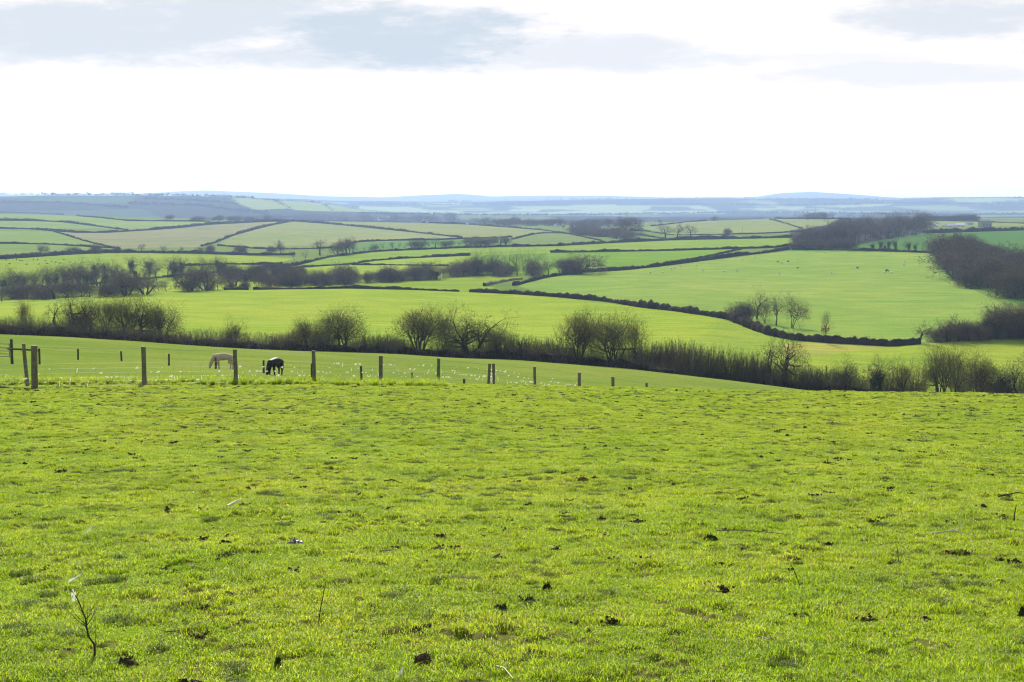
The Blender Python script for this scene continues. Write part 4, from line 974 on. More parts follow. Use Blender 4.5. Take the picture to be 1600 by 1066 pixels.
# ------------------------------------------------------------------ horses
def skin_body(name, verts, edges, radii, mat, sub=2, root=0):
    me_ = bpy.data.meshes.new(name); me_.from_pydata(verts, edges, []); o = bpy.data.objects.new(name, me_); col.objects.link(o)
    md = o.modifiers.new('skin', 'SKIN'); md.use_smooth_shade = True
    for i, sv in enumerate(me_.skin_vertices[0].data):
        rr_ = radii[i]; sv.radius = rr_ if isinstance(rr_, tuple) else (rr_, rr_); sv.use_root = (i == root)
    sb = o.modifiers.new('sub', 'SUBSURF'); sb.levels = sub; sb.render_levels = sub
    dg = bpy.context.evaluated_depsgraph_get(); ev = bpy.data.meshes.new_from_object(o.evaluated_get(dg))
    ev.materials.clear(); ev.materials.append(mat); bpy.data.objects.remove(o)
    ev.name = name; return ev
def horse(name, label, p, rot, scale, coat, hair, step=0.):
    # facing -x, grazing
    v = [(.55, 0, 1.12), (.25, 0, 1.10), (-.1, 0, 1.08), (-.45, 0, 1.12),            # 0 croup 1 loin 2 barrel 3 chest
         (-.70, 0, 1.08), (-.92, 0, .80), (-1.04, 0, .54),                              # 4 neck base 5 neck 6 poll
         (-1.10, 0, .36), (-1.17, 0, .14), (-1.19, 0, .05),                             # 7 cheek 8 nose 9 muzzle
         (.68, 0, 1.02)]                                                                # 10 buttock
    e = [(0, 1), (1, 2), (2, 3), (3, 4), (4, 5), (5, 6), (6, 7), (7, 8), (8, 9), (0, 10)]
    rd = [.27, .31, .36, .31, .25, .19, .13, .125, .075, .06, .2]
    for sy in (-1, 1):
        k = len(v); dx = step * sy
        v += [(.56, .15*sy, .84), (.50 + dx, .15*sy, .66), (.66 + dx, .15*sy, .47), (.62 + dx, .15*sy, .13), (.58 + dx, .15*sy, .02)]
        e += [(0, k), (k, k+1), (k+1, k+2), (k+2, k+3), (k+3, k+4)]; rd += [.19, .135, .07, .055, .07]
        k = len(v)
        v += [(-.48, .14*sy, .82), (-.50 - dx, .14*sy, .60), (-.50 - dx*1.6, .14*sy, .40), (-.50 - dx*1.9, .14*sy, .12), (-.52 - dx*1.9, .14*sy, .02)]
        e += [(3, k), (k, k+1), (k+1, k+2), (k+2, k+3), (k+3, k+4)]; rd += [.15, .10, .068, .052, .068]
        k = len(v); v += [(-1.00, .06*sy, .60), (-1.00, .08*sy, .68)]; e += [(6, k), (k, k+1)]; rd += [.03, .012]
    root = link(name, None, loc=p - Vector((0, 0, .06))); root.rotation_euler = (0, 0, rot); root.scale = (scale, scale * 1.1, scale)
    link('body', skin_body('horse_body', v, e, rd, M[coat]), root)
    r = random.Random(2); mb = MB()
    for i in range(160):
        f = r.random(); P_ = [Vector((-.62, 0, 1.30)), Vector((-.84, 0, .98)), Vector((-1.0, 0, .64))]; c = P_[0].lerp(P_[1], f * 2) if f < .5 else P_[1].lerp(P_[2], f * 2 - 1)
        s_ = r.choice((-1, 1)); q = [c, c + Vector((-.03, s_ * .06, -.04)), c + Vector((.0, s_ * .13 + r.gauss(0, .02), -.20 - r.random() * .10))]
        mb.tube(q, [.018, .016, .004], 3, cap=False)
    link('mane', mb.mesh('mane', M[hair]), root)
    mb = MB()
    for i in range(80):
        q = [Vector((.80, 0, 1.10)), Vector((.90, r.gauss(0, .02), .95)), Vector((.90 + r.gauss(0, .04), r.gauss(0, .05), .32 + r.random() * .2))]
        mb.tube(q, [.03, .022, .006], 3, cap=False)
    link('tail', mb.mesh('tail', M[hair]), root)
    return tag(root, label, 'horse')
pp = at(350, 0, Y=122)
horse('pony', 'pale dun pony grazing side-on behind the farther fence', pp, 0.08, 26.5 * 124 / F / 1.40, 'grey_coat', 'cream_hair', .07)
pp = at(431, 0, Y=110)
horse('horse', 'black horse grazing between the fences, turned half away', pp, R(66), 30 * 111 / F / 1.44, 'black_coat', 'black_hair', .05)
# sheep
def sheep_mesh(up):
    v = [(.3, 0, .55), (0, 0, .56), (-.3, 0, .56), (-.5, 0, .66 if up else .42), (-.64, 0, .70 if up else .22), (-.76, 0, .64 if up else .10)]
    e = [(0, 1), (1, 2), (2, 3), (3, 4), (4, 5)]; rd = [.22, .27, .23, .13, .10, .06]
    for sy in (-1, 1):
        k = len(v); v += [(.3, .12*sy, .3), (.3, .12*sy, .02), (-.28, .11*sy, .3), (-.28, .11*sy, .02)]
        e += [(0, k), (k, k+1), (2, k+2), (k+2, k+3)]; rd += [.06, .035, .06, .035]
    return skin_body('sheep_body', v, e, rd, M['fleece'], 1)
SM = [sheep_mesh(True), sheep_mesh(False)]; SD = SM[1].copy(); SD.materials.clear(); SD.materials.append(M['bay_coat'])
for i, (u, v) in enumerate([(1015, 428), (1035, 427), (1055, 420), (1062, 418), (1050, 422), (1087, 416), (1098, 424), (1132, 426), (1152, 424), (1180, 403), (1232, 409), (1245, 407), (1290, 396), (1340, 418), (1412, 411), (1413, 415), (1436, 414), (1383, 427), (1392, 428), (1160, 407), (1218, 429), (1300, 428), (1222, 412)]):
    p = at(u, v, 500); o = link('sheep', SM[i % 2], loc=p); s = 1.5; o.scale = (s, s, s); o.rotation_euler = (0, 0, random.choice((0, 3.1)) + random.uniform(-.5, .5))
    tag(o, 'tiny pale sheep grazing in the wide field above the long thick hedge', 'sheep', 'sheep scattered over the wide field')
for i, (u, v) in enumerate([(1216, 409), (1232, 409), (1247, 419), (1340, 419)]):
    p = at(u, v + 1, 500); o = link('sheep', SD, loc=p); o.scale = (1.3, 1.3, 1.3); o.rotation_euler = (0, 0, random.uniform(-.5, .5))
    tag(o, 'dark brown sheep among the pale ones in the wide field', 'sheep', 'dark sheep in the wide field')
for i in range(16):
    u = 10 + i * 6.6 + random.uniform(-3, 3); v = 406 + random.uniform(0, 8); p = at(u, v, 500)
    o = link('sheep', SD, loc=p); o.scale = (1.4, 1.4, 1.2); o.rotation_euler = (0, 0, random.uniform(0, 6))
    tag(o, 'dark speck of a sheep in the yellow-green field below the broad hedge', 'sheep', 'dark sheep in the yellow-green field')
p = at(1386, 425, 500); horse('horse', 'small brown horse among the sheep near the steep wood', p, R(20), 1.05, 'bay_coat', 'black_hair', .05)

# ------------------------------------------------------------------ things lying in the near turf
def clod(name, u, v, wpx, hpx, mat, label, cat='clod', group=None, seed=0):
    p = at(u, v, 5) + Vector((0, 0, .022 if name != 'soil_heap' else .0)); k = p.y / F; r = random.Random(seed * 7 + int(u)); mb = MB(); n, m = 12, 6; vs = []; fs = []
    ph = [r.random() * 6.28 for _ in range(8)]
    for j in range(m + 1):
        t_ = math.pi / 2 * j / m
        for i in range(n):
            q = 2 * math.pi * i / n; rad = 1 + .2 * math.sin(2*q + ph[0]) + .15 * math.sin(3*q + ph[1] + t_*2) + r.uniform(-.16, .16)
            vs.append((math.cos(q) * math.cos(t_) * rad * wpx * k / 2, math.sin(q) * math.cos(t_) * rad * wpx * k / 2 * .8, math.sin(t_) * hpx * k * r.uniform(.8, 1.15) - .012))
    for j in range(m):
        for i in range(n): fs.append((j*n+i, j*n+(i+1) % n, (j+1)*n+(i+1) % n, (j+1)*n+i))
    fs.append(tuple(m*n + i for i in range(n)))
    mb.add(vs, fs)
    for i in range(30):   # crumbs and roots sticking out
        q = r.random() * 6.28; d = r.random() ** .5; c = Vector((math.cos(q) * d * wpx * k / 2, math.sin(q) * d * wpx * k / 2 * .8, hpx * k * (1 - d * d) * .9)); t2 = c + Vector((r.gauss(0, .012), r.gauss(0, .012), r.uniform(.004, .03))); a = Vector((.003, 0, 0))
        mb.add([c - a, c + a, t2], [(0, 1, 2)])
    return tag(link(name, mb.mesh(name, M[mat]), loc=p), label, cat, group)
for i, (n_, u, v, w_, h, mt, lb, ct) in enumerate([
 ('soil_clod', 911, 753, 17, 6, 'soil_red', 'reddish brown clod of dung, the brightest brown lump in the turf', 'clod'),
 ('turf_clump', 1110, 848, 20, 10, 'moss', 'dark green clump at the end of the long thin stick', 'clump'),
 ('turf_clump', 855, 925, 14, 10, 'moss', 'round dark clump like a ball in the turf', 'clump'),
 ('soil_clod', 828, 945, 14, 7, 'soil', 'brown crumbled soil next to the round dark clump', 'clod'),
 ('turf_clump', 785, 958, 16, 7, 'moss', 'low dark clump before the round one', 'clump'),
 ('soil_clod', 652, 996, 20, 9, 'soil', 'molehill with a pointed dark top', 'clod'),
 ('soil_clod', 662, 1040, 34, 16, 'soil', 'largest crumbled molehill at the bottom of the frame', 'clod'),
 ('turf_clump', 434, 1045, 12, 11, 'moss', 'dark green tuft-covered lump beside the pale scrap', 'clump'),
 ('soil_clod', 198, 1043, 30, 13, 'soil', 'dark molehill below the dry weed stem', 'clod'),
 ('soil_clod', 920, 998, 12, 6, 'soil_red', 'small reddish clod low in the turf', 'clod'),
 ('soil_clod', 748, 634, 9, 4, 'soil', 'small distant molehill near the crest', 'clod'),
 ('soil_clod', 1258, 671, 8, 4, 'soil', 'small dark molehill alone on the far turf', 'clod'),
 ('soil_clod', 1466, 673, 9, 4, 'soil', 'small dark molehill nearer the frame edge on the far turf', 'clod'),
 ('soil_clod', 1057, 612, 4, 3, 'soil', 'black speck of a molehill on the crest past the last post', 'clod'),
 ('soil_clod', 262, 799, 10, 3.5, 'soil', 'flat dark clod in the turf below the pale stick', 'clod'),
 ('soil_clod', 940, 817, 18, 7, 'soil', 'ragged dark soil patch in the middle of the turf', 'clod'),
 ('soil_clod', 1598, 965, 16, 12, 'moss', 'dark lump at the very edge of the frame', 'clod')]):
    clod(n_, u, v, w_, h, mt, lb, ct, seed=i)
# dug soil at the feet of the posts
for i, (u, v, w_, h) in enumerate([(40, 610, 13, 4), (57, 612, 12, 3), (224, 608, 11, 2.2), (367, 608, 14, 3), (489, 606, 12, 2), (595, 606, 9, 2), (3, 608, 22, 5), (30, 610, 7, 3), (330, 607, 26, 3), (250, 609, 40, 2)]):
    clod('soil_heap', u, v, w_, h, 'soil', ['dark earth round the leaning thin post', 'dark earth at the foot of the thick corner post', 'trodden soil at the first single post', 'dug soil at the second single post', 'soil at the third single post', 'soil at the post past the black horse', 'dark earth heap at the frame edge by the gate side', 'small dark earth lump before the corner posts', 'rough ridge of soil between the first and second single posts', 'thin worn line of soil under the netting'][i], 'soil', seed=30 + i)
def stick(pts, r0, mat, label, name='stick', cat='stick', lift=.0, twigs=0, seed=0):
    """pts: (u, v, metres above ground); the first lies on the ground and fixes the distance"""
    b = at(pts[0][0], pts[0][1], 5); P_ = []
    for (u, v, up_) in pts:
        if up_ is None: a, s = pas(u, v); P_.append(Vector((float(a) * b.y, b.y, float(s) * b.y)) - b)
        else: q = at(u, v, 5); P_.append(q + Vector((0, 0, up_)) - b)
    n = len(P_); mb = MB(); mb.tube(P_, [r0 * (1 - .6 * i / (n - 1)) for i in range(n)], 5); rq = random.Random(seed)
    for i in range(twigs):
        f = rq.uniform(.3, 1) * (n - 1); j = min(int(f), n - 2); c = P_[j].lerp(P_[j+1], f - j); d = Vector((rq.gauss(0, .6), rq.gauss(0, .4), rq.uniform(.3, 1))).normalized() * rq.uniform(.04, .12)
        mb.tube([c, c + d * .5, c + d + Vector((0, 0, .02))], [r0 * .4, r0 * .3, r0 * .1], 3, cap=False)
    return tag(link(name, mb.mesh(name, M[mat]), loc=b), label, cat)
stick([(355, 794, .02), (366, 789, .03), (378, 785, .04)], .012, 'pale_stick', 'short pale broken stick lying in the turf')
stick([(497, 975, 0), (502, 945, None), (506, 925, None), (510, 907, None)], .004, 'stick_dark', 'thin dark twig standing upright, leaning slightly', twigs=2)
st_ = stick([(148, 1030, 0), (148, 1008, None), (138, 994, None), (133, 965, None), (125, 945, None), (118, 930, None)], .0065, 'stick_dark', 'dry branching weed stem with pale fluff at its tip', name='weed_stem', cat='weed', twigs=12, seed=4)
mb = MB(); rq = random.Random(8); tipb = Vector(pas(116, 932) + (0,)) if False else None
b_ = at(148, 1030, 5); a, s = pas(115, 934); c0 = Vector((float(a) * b_.y, b_.y, float(s) * b_.y)) - b_
for i in range(26):
    c = c0 + Vector((rq.gauss(0, .006), rq.gauss(0, .006), rq.gauss(0, .018))); d = Vector((rq.gauss(0, .004), 0, rq.uniform(.008, .02))); e = Vector((.0022, .001, 0)); mb.add([c - e, c + e, c + d], [(0, 1, 2)])
link('fluff', mb.mesh('fluff', M['feather']), st_)
stick([(149, 1022, 0), (149, 985, None), (148, 952, None)], .0025, 'stick', 'fine straight dry stalk beside the branching weed', name='weed_stem', cat='weed')
stick([(1248, 914, 0), (1243, 897, None), (1235, 880, None)], .005, 'stick_dark', 'short dark twig leaning to one side in the open turf')
stick([(1404, 880, 0), (1403, 868, None), (1402, 854, None)], .004, 'stick_dark', 'tiny upright twig in the open turf')
stick([(1292, 727, 0), (1293, 720, None), (1294, 712, None)], .008, 'stick_dark', 'upright twig farthest away in the open turf')
stick([(1584, 818, 0), (1585, 804, None), (1588, 789, None)], .008, 'stick_dark', 'upright dark stub near the frame edge')
stick([(1120, 838, .05), (1150, 837, .05), (1190, 838, .04), (1235, 839, .02)], .006, 'stick', 'long thin stick lying flat from the dark green clump')
stick([(1455, 839, .03), (1490, 838, .05), (1530, 844, .02)], .008, 'pale_stick', 'bent fallen twig lying flat near the frame edge', twigs=5)
stick([(1560, 779, .02), (1590, 778, .06), (1612, 783, .05)], .008, 'stick_dark', 'fallen twig reaching over the frame edge')
stick([(257, 993, .02), (285, 993, .03), (317, 984, .05)], .005, 'stick', 'curved twig lying low in the turf near the weed stem', twigs=2)
stick([(593, 865, .02), (622, 865, .03)], .006, 'stick', 'short level stick lying in the turf')
stick([(600, 756, .03), (612, 756, .05), (628, 759, .03)], .012, 'stick_dark', 'short dark crooked stick far out in the turf')
stick([(776, 1047, .02), (788, 1056, .04), (802, 1070, .03)], .005, 'pale_stick', 'pale stick at the bottom of the frame')
stick([(545, 964, .02), (533, 975, .03), (515, 978, .02)], .004, 'stick_dark', 'dark twig lying at the foot of the standing twig', twigs=3)
def feather(u, v, s, label, rot=0., name='feather', mat='feather'):
    p = at(u, v, 5); mb = MB(); rq = random.Random(int(u)); 
    mb.tube([(-s/2, 0, .03), (s/2, 0, .05)], [.002, .001], 4)
    for i in range(22):
        f = i / 21; x = -s/2 + s * f; w_ = .16 * s * math.sin(math.pi * min(1, f * .9 + .1)) + .003
        for sg in (-1, 1): mb.add([(x, 0, .03 + .02*f), (x + s * .045, 0, .03 + .02*f), (x + s * .09, sg * w_, .045 + rq.uniform(0, .012))], [(0, 1, 2)])
    o = link(name, mb.mesh(name, M[mat]), loc=p); o.rotation_euler = (0, -.4, rot); return tag(o, label, name)
feather(138, 838, .16, 'white feather lying in the turf', .9)
feather(121, 912, .10, 'small pale feather beside the dark weed stem', .3)
feather(628, 1063, .07, 'white downy feather at the bottom of the frame', 1.2)
# black crumpled object
clod('scrap_of_plastic', 462, 853, 22, 7, 'black_rag', 'crumpled black plastic scrap with shiny edges in the turf', 'litter', seed=99)

# ------------------------------------------------------------------ turf: one scatter of short grass patches over the near field
def grass_mat(name, lo, mid_, hi, transl=.5):
    m, t = nt(name)
    geo = N(t, 'ShaderNodeNewGeometry'); oi = N(t, 'ShaderNodeObjectInfo')
    f = noise(t, geo.outputs['Position'], 1.1, 4, .65)
    c = ramp(t, f, [(.3, lo), (.5, mid_), (.72, hi)])
    f2 = noise(t, geo.outputs['Position'], .22, 4, .6)
    c = mixc(t, 1., c, ramp(t, f2, [(.3, (.90, .97, .9)), (.5, (1, 1, 1)), (.7, (1.07, 1.0, 1.1))]), 'MULTIPLY')
    wn = t.nodes.new('ShaderNodeMix'); wn.data_type = 'RGBA'; wn.blend_type = 'MULTIPLY'; wn.inputs[0].default_value = 1.
    t.links.new(c, wn.inputs[6]); t.links.new(ramp(t, geo.outputs['Random Per Island'], [(0, (.62, .7, .6)), (.5, (1, 1, 1)), (.9, (1.25, 1.18, 1.1)), (1, (1.6, 1.4, 2.5))]), wn.inputs[7])  # top end of the ramp paints white glints on a few blades
    c = wn.outputs[2]
    p = N(t, 'ShaderNodeBsdfPrincipled', Roughness=.5); p.inputs['Specular IOR Level'].default_value = .13
    t.links.new(c, p.inputs['Base Color'])
    tr_ = N(t, 'ShaderNodeBsdfTranslucent'); t.links.new(mixc(t, 1., c, (1.25, 1.15, .7), 'MULTIPLY'), tr_.inputs['Color'])
    mx = N(t, 'ShaderNodeMixShader'); mx.inputs[0].default_value = transl
    t.links.new(p.outputs[0], mx.inputs[1]); t.links.new(tr_.outputs[0], mx.inputs[2]); t.links.new(mx.outputs[0], N(t, 'ShaderNodeOutputMaterial').inputs[0])
    return m
M['grass'] = grass_mat('short_grass', (.15, .25, .010), (.235, .35, .013), (.33, .42, .022))
M['grass_shade'] = grass_mat('shaded_grass', (.035, .065, .005), (.06, .11, .007), (.11, .17, .011))  # darker green paints the shadows of bigger tufts into the blade colour
M['straw'] = grass_mat('dead_grass', (.25, .2, .09), (.36, .3, .15), (.5, .44, .26), .3)
def bumpf(x, y, seed, R_):
    n1 = vnoise(x + 50, y + 50, .16, seed + 40); n2 = vnoise(x + 50, y + 50, .07, seed + 41); n3 = vnoise(x + 50, y + 50, .34, seed + 42)
    b = np.clip(n1 * .6 + n2 * .45 + n3 * .5 - .12, 0, 1.2)
    return b * .048 * np.clip((R_ - np.maximum(abs(x), abs(y))) / .10, 0, 1)
def blades(n, R_, hmin, hmax, w_, seed, bend=.6, mats=(0,), square=True):
    g = np.random.default_rng(seed)
    if square: x = g.uniform(-R_, R_, n); y = g.uniform(-R_, R_, n)
    else:
        q = g.uniform(0, 6.283, n); d = R_ * np.sqrt(g.random(n)); x = np.cos(q) * d; y = np.sin(q) * d
    ht = g.uniform(hmin, hmax, n)
    cl = vnoise(x + 50, y + 50, .11, seed + 5) * .5 + vnoise(x + 50, y + 50, .3, seed + 6) * .5
    cl = cl + .4 * vnoise(x + 50, y + 50, .045, seed + 7)
    ht = ht * np.clip(1 + .9 * cl, .3, 2.1)
    if square: keep = cl > -.40; x, y, ht, cl = x[keep], y[keep], ht[keep], cl[keep]; n = len(x)
    z0 = bumpf(x, y, seed, R_) if square else np.zeros(n)
    a = g.uniform(0, 6.283, n); w2 = w_ * g.uniform(.6, 1.3, n); wx = np.cos(a) * w2 / 2; wy = np.sin(a) * w2 / 2
    b = g.uniform(0, 6.283, n); bl = ht * g.uniform(.3, 1.7, n) * bend; bx = np.cos(b) * bl; by = np.sin(b) * bl
    Vv = np.zeros((n, 5, 3))
    Vv[:, 0] = np.stack([x - wx, y - wy, z0 - .01], 1); Vv[:, 1] = np.stack([x + wx, y + wy, z0 - .01], 1)
    Vv[:, 2] = np.stack([x + wx * .9 + bx * .45, y + wy * .9 + by * .45, z0 + ht * .75], 1); Vv[:, 3] = np.stack([x - wx * .9 + bx * .45, y - wy * .9 + by * .45, z0 + ht * .75], 1)
    Vv[:, 4] = np.stack([x + bx, y + by, z0 + ht * g.uniform(.55, 1.1, n)], 1)
    co_ = Vv.reshape(-1, 3); base_ = np.arange(n)[:, None] * 5
    lp = np.concatenate([base_ + np.array([0, 1, 2, 3]), base_ + np.array([3, 2, 4])], 1).ravel()
    lt = np.tile([4, 3], n); mi = np.repeat((g.random(n) < .07 + .12 * (cl < -.2)).astype(int), 2)
    if square:   # the hummocky soil and thatch the blades stand in
        m_ = 52; gx, gy = np.meshgrid(np.linspace(-R_, R_, m_), np.linspace(-R_, R_, m_), indexing='ij'); edge = np.clip((R_ - np.maximum(abs(gx), abs(gy))) / .10, 0, 1)
        gz = bumpf(gx, gy, seed, R_) - .006 - .02 * (1 - edge) + .004 * vnoise(gx + 50, gy + 50, .022, seed + 50)
        o = len(co_); co_ = np.concatenate([co_, np.stack([gx, gy, gz], -1).reshape(-1, 3)])
        ii_ = np.arange(m_ * m_).reshape(m_, m_) + o; qd = np.stack([ii_[:-1, :-1], ii_[1:, :-1], ii_[1:, 1:], ii_[:-1, 1:]], -1).reshape(-1, 4)
        lp = np.concatenate([lp, qd.ravel()]); lt = np.concatenate([lt, np.full(len(qd), 4)]); mi = np.concatenate([mi, np.full(len(qd), 2)])
    me_ = bpy.data.meshes.new('turf_patch')
    me_.vertices.add(len(co_)); me_.vertices.foreach_set('co', co_.ravel()); me_.loops.add(len(lp)); me_.loops.foreach_set('vertex_index', lp)
    me_.polygons.add(len(lt)); me_.polygons.foreach_set('loop_start', np.concatenate([[0], np.cumsum(lt)[:-1]])); me_.polygons.foreach_set('loop_total', lt)
    for k in mats: me_.materials.append(k)
    me_.polygons.foreach_set('material_index', mi); me_.update(); return me_
M['thatch'] = simple('thatch', [(.3, (.035, .045, .012)), (.5, (.085, .095, .02)), (.7, (.13, .12, .045))], 16., bump=.6)
def crumbs(seed):
    r = random.Random(seed); mb = MB()
    for i in range(26):
        c = Vector((r.gauss(0, .04), r.gauss(0, .03), r.uniform(0, .03))); s_ = r.uniform(.008, .022); a = Vector((r.gauss(0, 1), r.gauss(0, 1), r.gauss(0, 1))).normalized() * s_; e = a.orthogonal().normalized() * s_; f = a.cross(e).normalized() * s_
        mb.add([c - a, c + a, c - e, c + e, c - f, c + f], [(0, 2, 4), (2, 1, 4), (1, 3, 4), (3, 0, 4), (2, 0, 5), (1, 2, 5), (3, 1, 5), (0, 3, 5)])
    return mb.mesh('crumbs', M['soil'])
GC = bpy.data.collections.new('turf_kinds')
kinds = []
for i in range(8): kinds.append(blades(11500, .5, .008, .023, .0036, 200 + i, bend=1.15, mats=(M['grass'], M['straw'], M['thatch'])))
for i in range(3): kinds.append(blades(420, .12, .02, .065, .005, 300 + i, bend=1., mats=(M['grass_shade'], M['straw']), square=False))
for i in range(2): kinds.append(blades(260, .07, .06, .16, .005, 400 + i, bend=.6, mats=(M['grass'], M['straw']), square=False))
kinds += [crumbs(1), crumbs(2)]
for i, k in enumerate(kinds):
    o = bpy.data.objects.new('turf_kind_%02d' % i, k); GC.objects.link(o)
pts = []; idx = []; rot = []; scl = []
def slope_rot(x, y, rz):
    e = .4; gx = float(height(x+e, y) - height(x-e, y)) / (2*e); gy = float(height(x, y+e) - height(x, y-e)) / (2*e)
    n_ = Vector((-gx, -gy, 1)).normalized(); q = Vector((0, 0, 1)).rotation_difference(n_) @ Matrix.Rotation(rz, 3, 'Z').to_quaternion(); return tuple(q.to_euler())
g = np.random.default_rng(3)
y = 5.5
while y < 64:
    sp = .72 if y < 30 else .82
    x = -.42 * y - 2
    while x < .42 * y + 2:
        px, py = x + g.uniform(-.2, .2), y + g.uniform(-.2, .2)
        pts.append((px, py, float(height(px, py)))); idx.append(int(g.integers(0, 8))); rot.append(slope_rot(px, py, g.uniform(0, 6.28))); scl.append(g.uniform(.95, 1.3)); x += sp
    y += sp
for i in range(17000):      # clumps in the tuft-shadow green, thicker in places
    y = 5.5 + 52 * g.random() ** .6; x = g.uniform(-.42, .42) * y
    cl = float(vnoise(np.array([x]), np.array([y]), 1.6, 77)[0] + .6 * vnoise(np.array([x]), np.array([y]), .5, 78)[0])
    if cl < -.25 + g.random() * .85: continue
    pts.append((x, y, float(height(x, y)))); idx.append(int(g.integers(8, 11))); rot.append(slope_rot(x, y, g.uniform(0, 6.28))); scl.append(g.uniform(.15, .62) * (1 + y * .008))
for i in range(2300):
    y = 5.5 + 46 * g.random() ** .7; x = g.uniform(-.42, .42) * y
    pts.append((x, y, float(height(x, y)) + .008)); idx.append(int(g.integers(13, 15))); rot.append((0, 0, g.uniform(0, 6.28))); scl.append(g.uniform(.2, .7) * (1 + y * .014))
for i in range(700):       # taller lush strip under the fence
    u = g.uniform(-60, 700); Y = g.uniform(47, 55); p = at(u, 0, Y=Y); pts.append(tuple(p)); idx.append(int(g.integers(11, 13))); rot.append((0, 0, g.uniform(0, 6.28))); scl.append(g.uniform(.6, 1.5))
me_ = bpy.data.meshes.new('turf_points'); me_.from_pydata(pts, [], [])
me_.attributes.new('idx', 'INT', 'POINT').data.foreach_set('value', idx)
me_.attributes.new('rot', 'FLOAT_VECTOR', 'POINT').data.foreach_set('vector', np.array(rot).ravel())
me_.attributes.new('scl', 'FLOAT', 'POINT').data.foreach_set('value', scl)
turf = tag(link('grass', me_), 'short bright grass covering the near field', kind='stuff')
ng = bpy.data.node_groups.new('scatter', 'GeometryNodeTree')
ng.interface.new_socket('Geometry', in_out='INPUT', socket_type='NodeSocketGeometry'); ng.interface.new_socket('Geometry', in_out='OUTPUT', socket_type='NodeSocketGeometry')
gi = ng.nodes.new('NodeGroupInput'); go = ng.nodes.new('NodeGroupOutput'); ip = ng.nodes.new('GeometryNodeInstanceOnPoints'); ci = ng.nodes.new('GeometryNodeCollectionInfo')
ci.inputs['Collection'].default_value = GC; ci.inputs['Separate Children'].default_value = True; ci.inputs['Reset Children'].default_value = True
def na(nm, dt):
    n = ng.nodes.new('GeometryNodeInputNamedAttribute'); n.data_type = dt; n.inputs['Name'].default_value = nm; return n.outputs['Attribute']
ip.inputs['Pick Instance'].default_value = True
L = ng.links.new
L(gi.outputs[0], ip.inputs['Points']); L(ci.outputs[0], ip.inputs['Instance']); L(na('idx', 'INT'), ip.inputs['Instance Index'])
L(na('rot', 'FLOAT_VECTOR'), ip.inputs['Rotation']); L(na('scl', 'FLOAT'), ip.inputs['Scale']); L(ip.outputs[0], go.inputs[0])
turf.modifiers.new('scatter', 'NODES').node_group = ng
print('turf instances', len(pts), 'tufts', cnt)

# ------------------------------------------------------------------ haze
HZ_D = 7e-5
mb = MB(); zt = 95.; zb_ = -130.
mb.box((0, 7000, (zt + zb_) / 2), (36000, 17000, zt - zb_))
hz = link('haze', mb.mesh('haze', None) if False else None) if False else None
hm, t = nt('haze_air'); pv = N(t, 'ShaderNodeVolumePrincipled'); pv.inputs['Color'].default_value = (.40, .58, .90, 1); pv.inputs['Density'].default_value = HZ_D; pv.inputs['Anisotropy'].default_value = .35
t.links.new(pv.outputs[0], N(t, 'ShaderNodeOutputMaterial').inputs['Volume'])
hz = tag(link('haze', mb.mesh('haze', hm)), 'thin blue haze over the far hills', kind='stuff')

# ------------------------------------------------------------------ sky and sun
SUN_AZ = R(-9)      # measured from +Y (view direction) towards +X
SUN_EL = R(34)
wd = bpy.data.worlds.new('World'); sc.world = wd; wd.use_nodes = True; t = wd.node_tree; t.nodes.clear()
sky = t.nodes.new('ShaderNodeTexSky'); sky.sky_type = 'NISHITA'; sky.sun_disc = False; sky.sun_elevation = SUN_EL; sky.sun_rotation = SUN_AZ; sky.air_density = 1.; sky.dust_density = 2.; sky.altitude = 200
tc = N(t, 'ShaderNodeTexCoord'); sep = N(t, 'ShaderNodeSeparateXYZ'); t.links.new(tc.outputs['Generated'], sep.inputs[0])
def math_(op, a, b=None, clamp=False):
    n = t.nodes.new('ShaderNodeMath'); n.operation = op; n.use_clamp = clamp
    for k, v in enumerate((a, b)):
        if v is None: continue
        if isinstance(v, (int, float)): n.inputs[k].default_value = v
        else: t.links.new(v, n.inputs[k])
    return n.outputs[0]
ysafe = math_('MAXIMUM', sep.outputs[1], .05)
ax = math_('DIVIDE', sep.outputs[0], ysafe); el = math_('DIVIDE', sep.outputs[2], ysafe)
cv = t.nodes.new('ShaderNodeCombineXYZ'); t.links.new(math_('MULTIPLY', ax, 7.), cv.inputs[0]); t.links.new(math_('MULTIPLY', el, 26.), cv.inputs[1])
nz = noise(t, cv.outputs[0], 1.3, 10, .68)
cv2 = t.nodes.new('ShaderNodeCombineXYZ'); t.links.new(sep.outputs[0], cv2.inputs[0]); t.links.new(sep.outputs[1], cv2.inputs[1]); t.links.new(math_('MULTIPLY', sep.outputs[2], 3.), cv2.inputs[2])
nz2 = noise(t, cv2.outputs[0], 2.2, 6, .55)
def blob(u, v, ru, rv, amt, soft=1.):
    a, s = pas(u, v); dx = math_('MULTIPLY', math_('SUBTRACT', ax, float(a)), F / ru); dz = math_('MULTIPLY', math_('SUBTRACT', el, float(s)), F / rv)
    d = math_('ADD', math_('MULTIPLY', dx, dx), math_('MULTIPLY', dz, dz))
    d = math_('ADD', d, math_('MULTIPLY', math_('SUBTRACT', nz, .5), 4.2))
    mr = t.nodes.new('ShaderNodeMapRange'); mr.interpolation_type = 'SMOOTHSTEP'; t.links.new(d, mr.inputs[0]); mr.inputs[1].default_value = 1.75; mr.inputs[2].default_value = .15 ; mr.inputs[3].default_value = 0; mr.inputs[4].default_value = amt
    return mr.outputs[0]
g_ = None
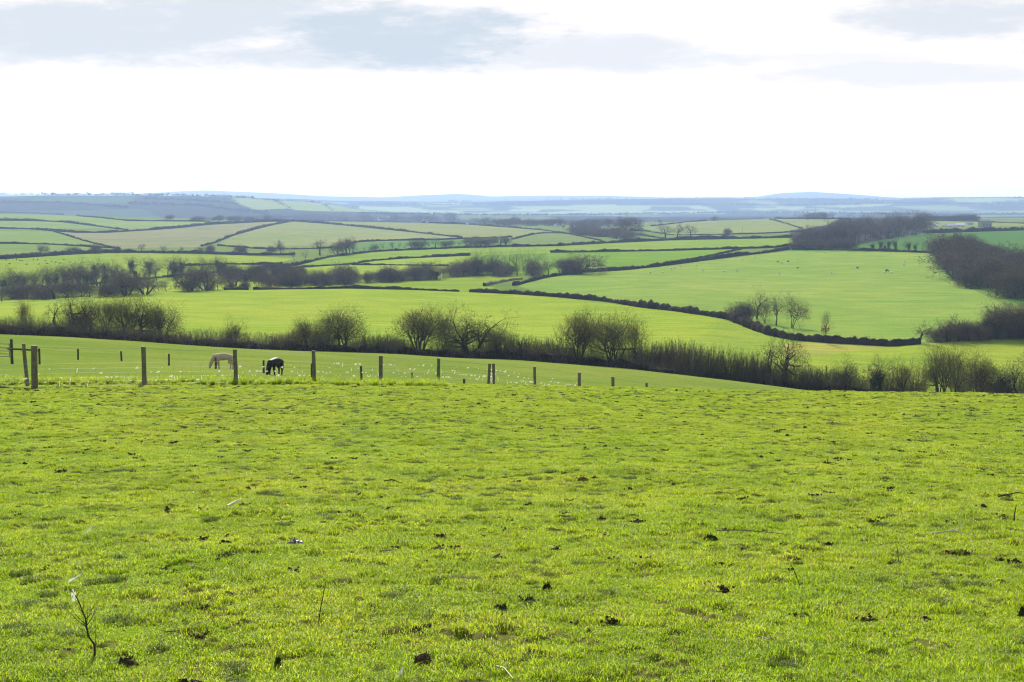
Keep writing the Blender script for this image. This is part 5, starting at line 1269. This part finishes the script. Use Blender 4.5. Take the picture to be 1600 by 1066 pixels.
for b in [(120, 50, 330, 52, .8), (330, 35, 230, 62, .8), (620, 60, 260, 50, .95), (420, 92, 160, 18, .6), (900, 85, 280, 30, .65), (500, 88, 330, 24, .75), (1120, 95, 140, 16, .6), (1530, 22, 230, 36, .75), (1050, 96, 420, 20, .45), (1250, 20, 160, 16, .3), (1400, 116, 280, 20, .55), (1250, 212, 420, 12, .30), (350, 212, 330, 10, .25), (900, 262, 500, 9, .18), (1500, 250, 300, 12, .25), (-300, 40, 400, 50, .8), (1900, 60, 300, 50, .8)]:
    o_ = blob(*b); g_ = o_ if g_ is None else math_('MAXIMUM', g_, o_)
# the cloud deck overhead is broken and grey-white
high = t.nodes.new('ShaderNodeMapRange'); t.links.new(sep.outputs[2], high.inputs[0]); high.inputs[1].default_value = .16; high.inputs[2].default_value = .3
white = mixc(t, g_, (5.5, 5.0, 4.85), (2.6, 3.0, 3.35))
deck = ramp(t, nz2, [(.35, (.0, .0, .0)), (.6, (1, 1, 1))])
overhead = mixc(t, deck, sky.outputs[0], (3.0, 3.1, 3.2))
colr = mixc(t, high.outputs[0], white, overhead)
low = t.nodes.new('ShaderNodeMapRange'); t.links.new(sep.outputs[1], low.inputs[0]); low.inputs[1].default_value = .1; low.inputs[2].default_value = .4
colr = mixc(t, low.outputs[0], overhead, colr)
bg = N(t, 'ShaderNodeBackground', Strength=.1); t.links.new(colr, bg.inputs[0]); t.links.new(bg.outputs[0], t.nodes.new('ShaderNodeOutputWorld').inputs[0])
sl = bpy.data.lights.new('sun', 'SUN'); sl.energy = 4.8; sl.angle = R(.55); sl.color = (1, .95, .86)
so = link('sun', sl); dirn = Vector((math.sin(SUN_AZ) * math.cos(SUN_EL), math.cos(SUN_AZ) * math.cos(SUN_EL), math.sin(SUN_EL)))
so.rotation_euler = dirn.to_track_quat('Z', 'Y').to_euler(); so.location = (0, 0, 60)
# Nishita: rotation 0 has the sun towards +Y, growing clockwise seen from above
sky.sun_rotation = SUN_AZ

cam = bpy.data.cameras.new('camera'); cam.sensor_width = 36; cam.lens = 36 * F / 1600; cam.clip_start = .1; cam.clip_end = 60000
cobj = link('camera', cam); cobj.rotation_euler = (math.pi / 2 - PITCH, 0, 0); sc.camera = cobj
sc.view_settings.view_transform = 'Standard'; sc.view_settings.look = 'None'; sc.view_settings.gamma = 1; sc.view_settings.exposure = 1.2
sc.cycles.volume_bounces = 0; sc.cycles.max_bounces = 5; sc.cycles.transparent_max_bounces = 4
sc.cycles.use_denoising = True; sc.cycles.pixel_filter_type = 'BLACKMAN_HARRIS'; sc.cycles.filter_width = 1.15
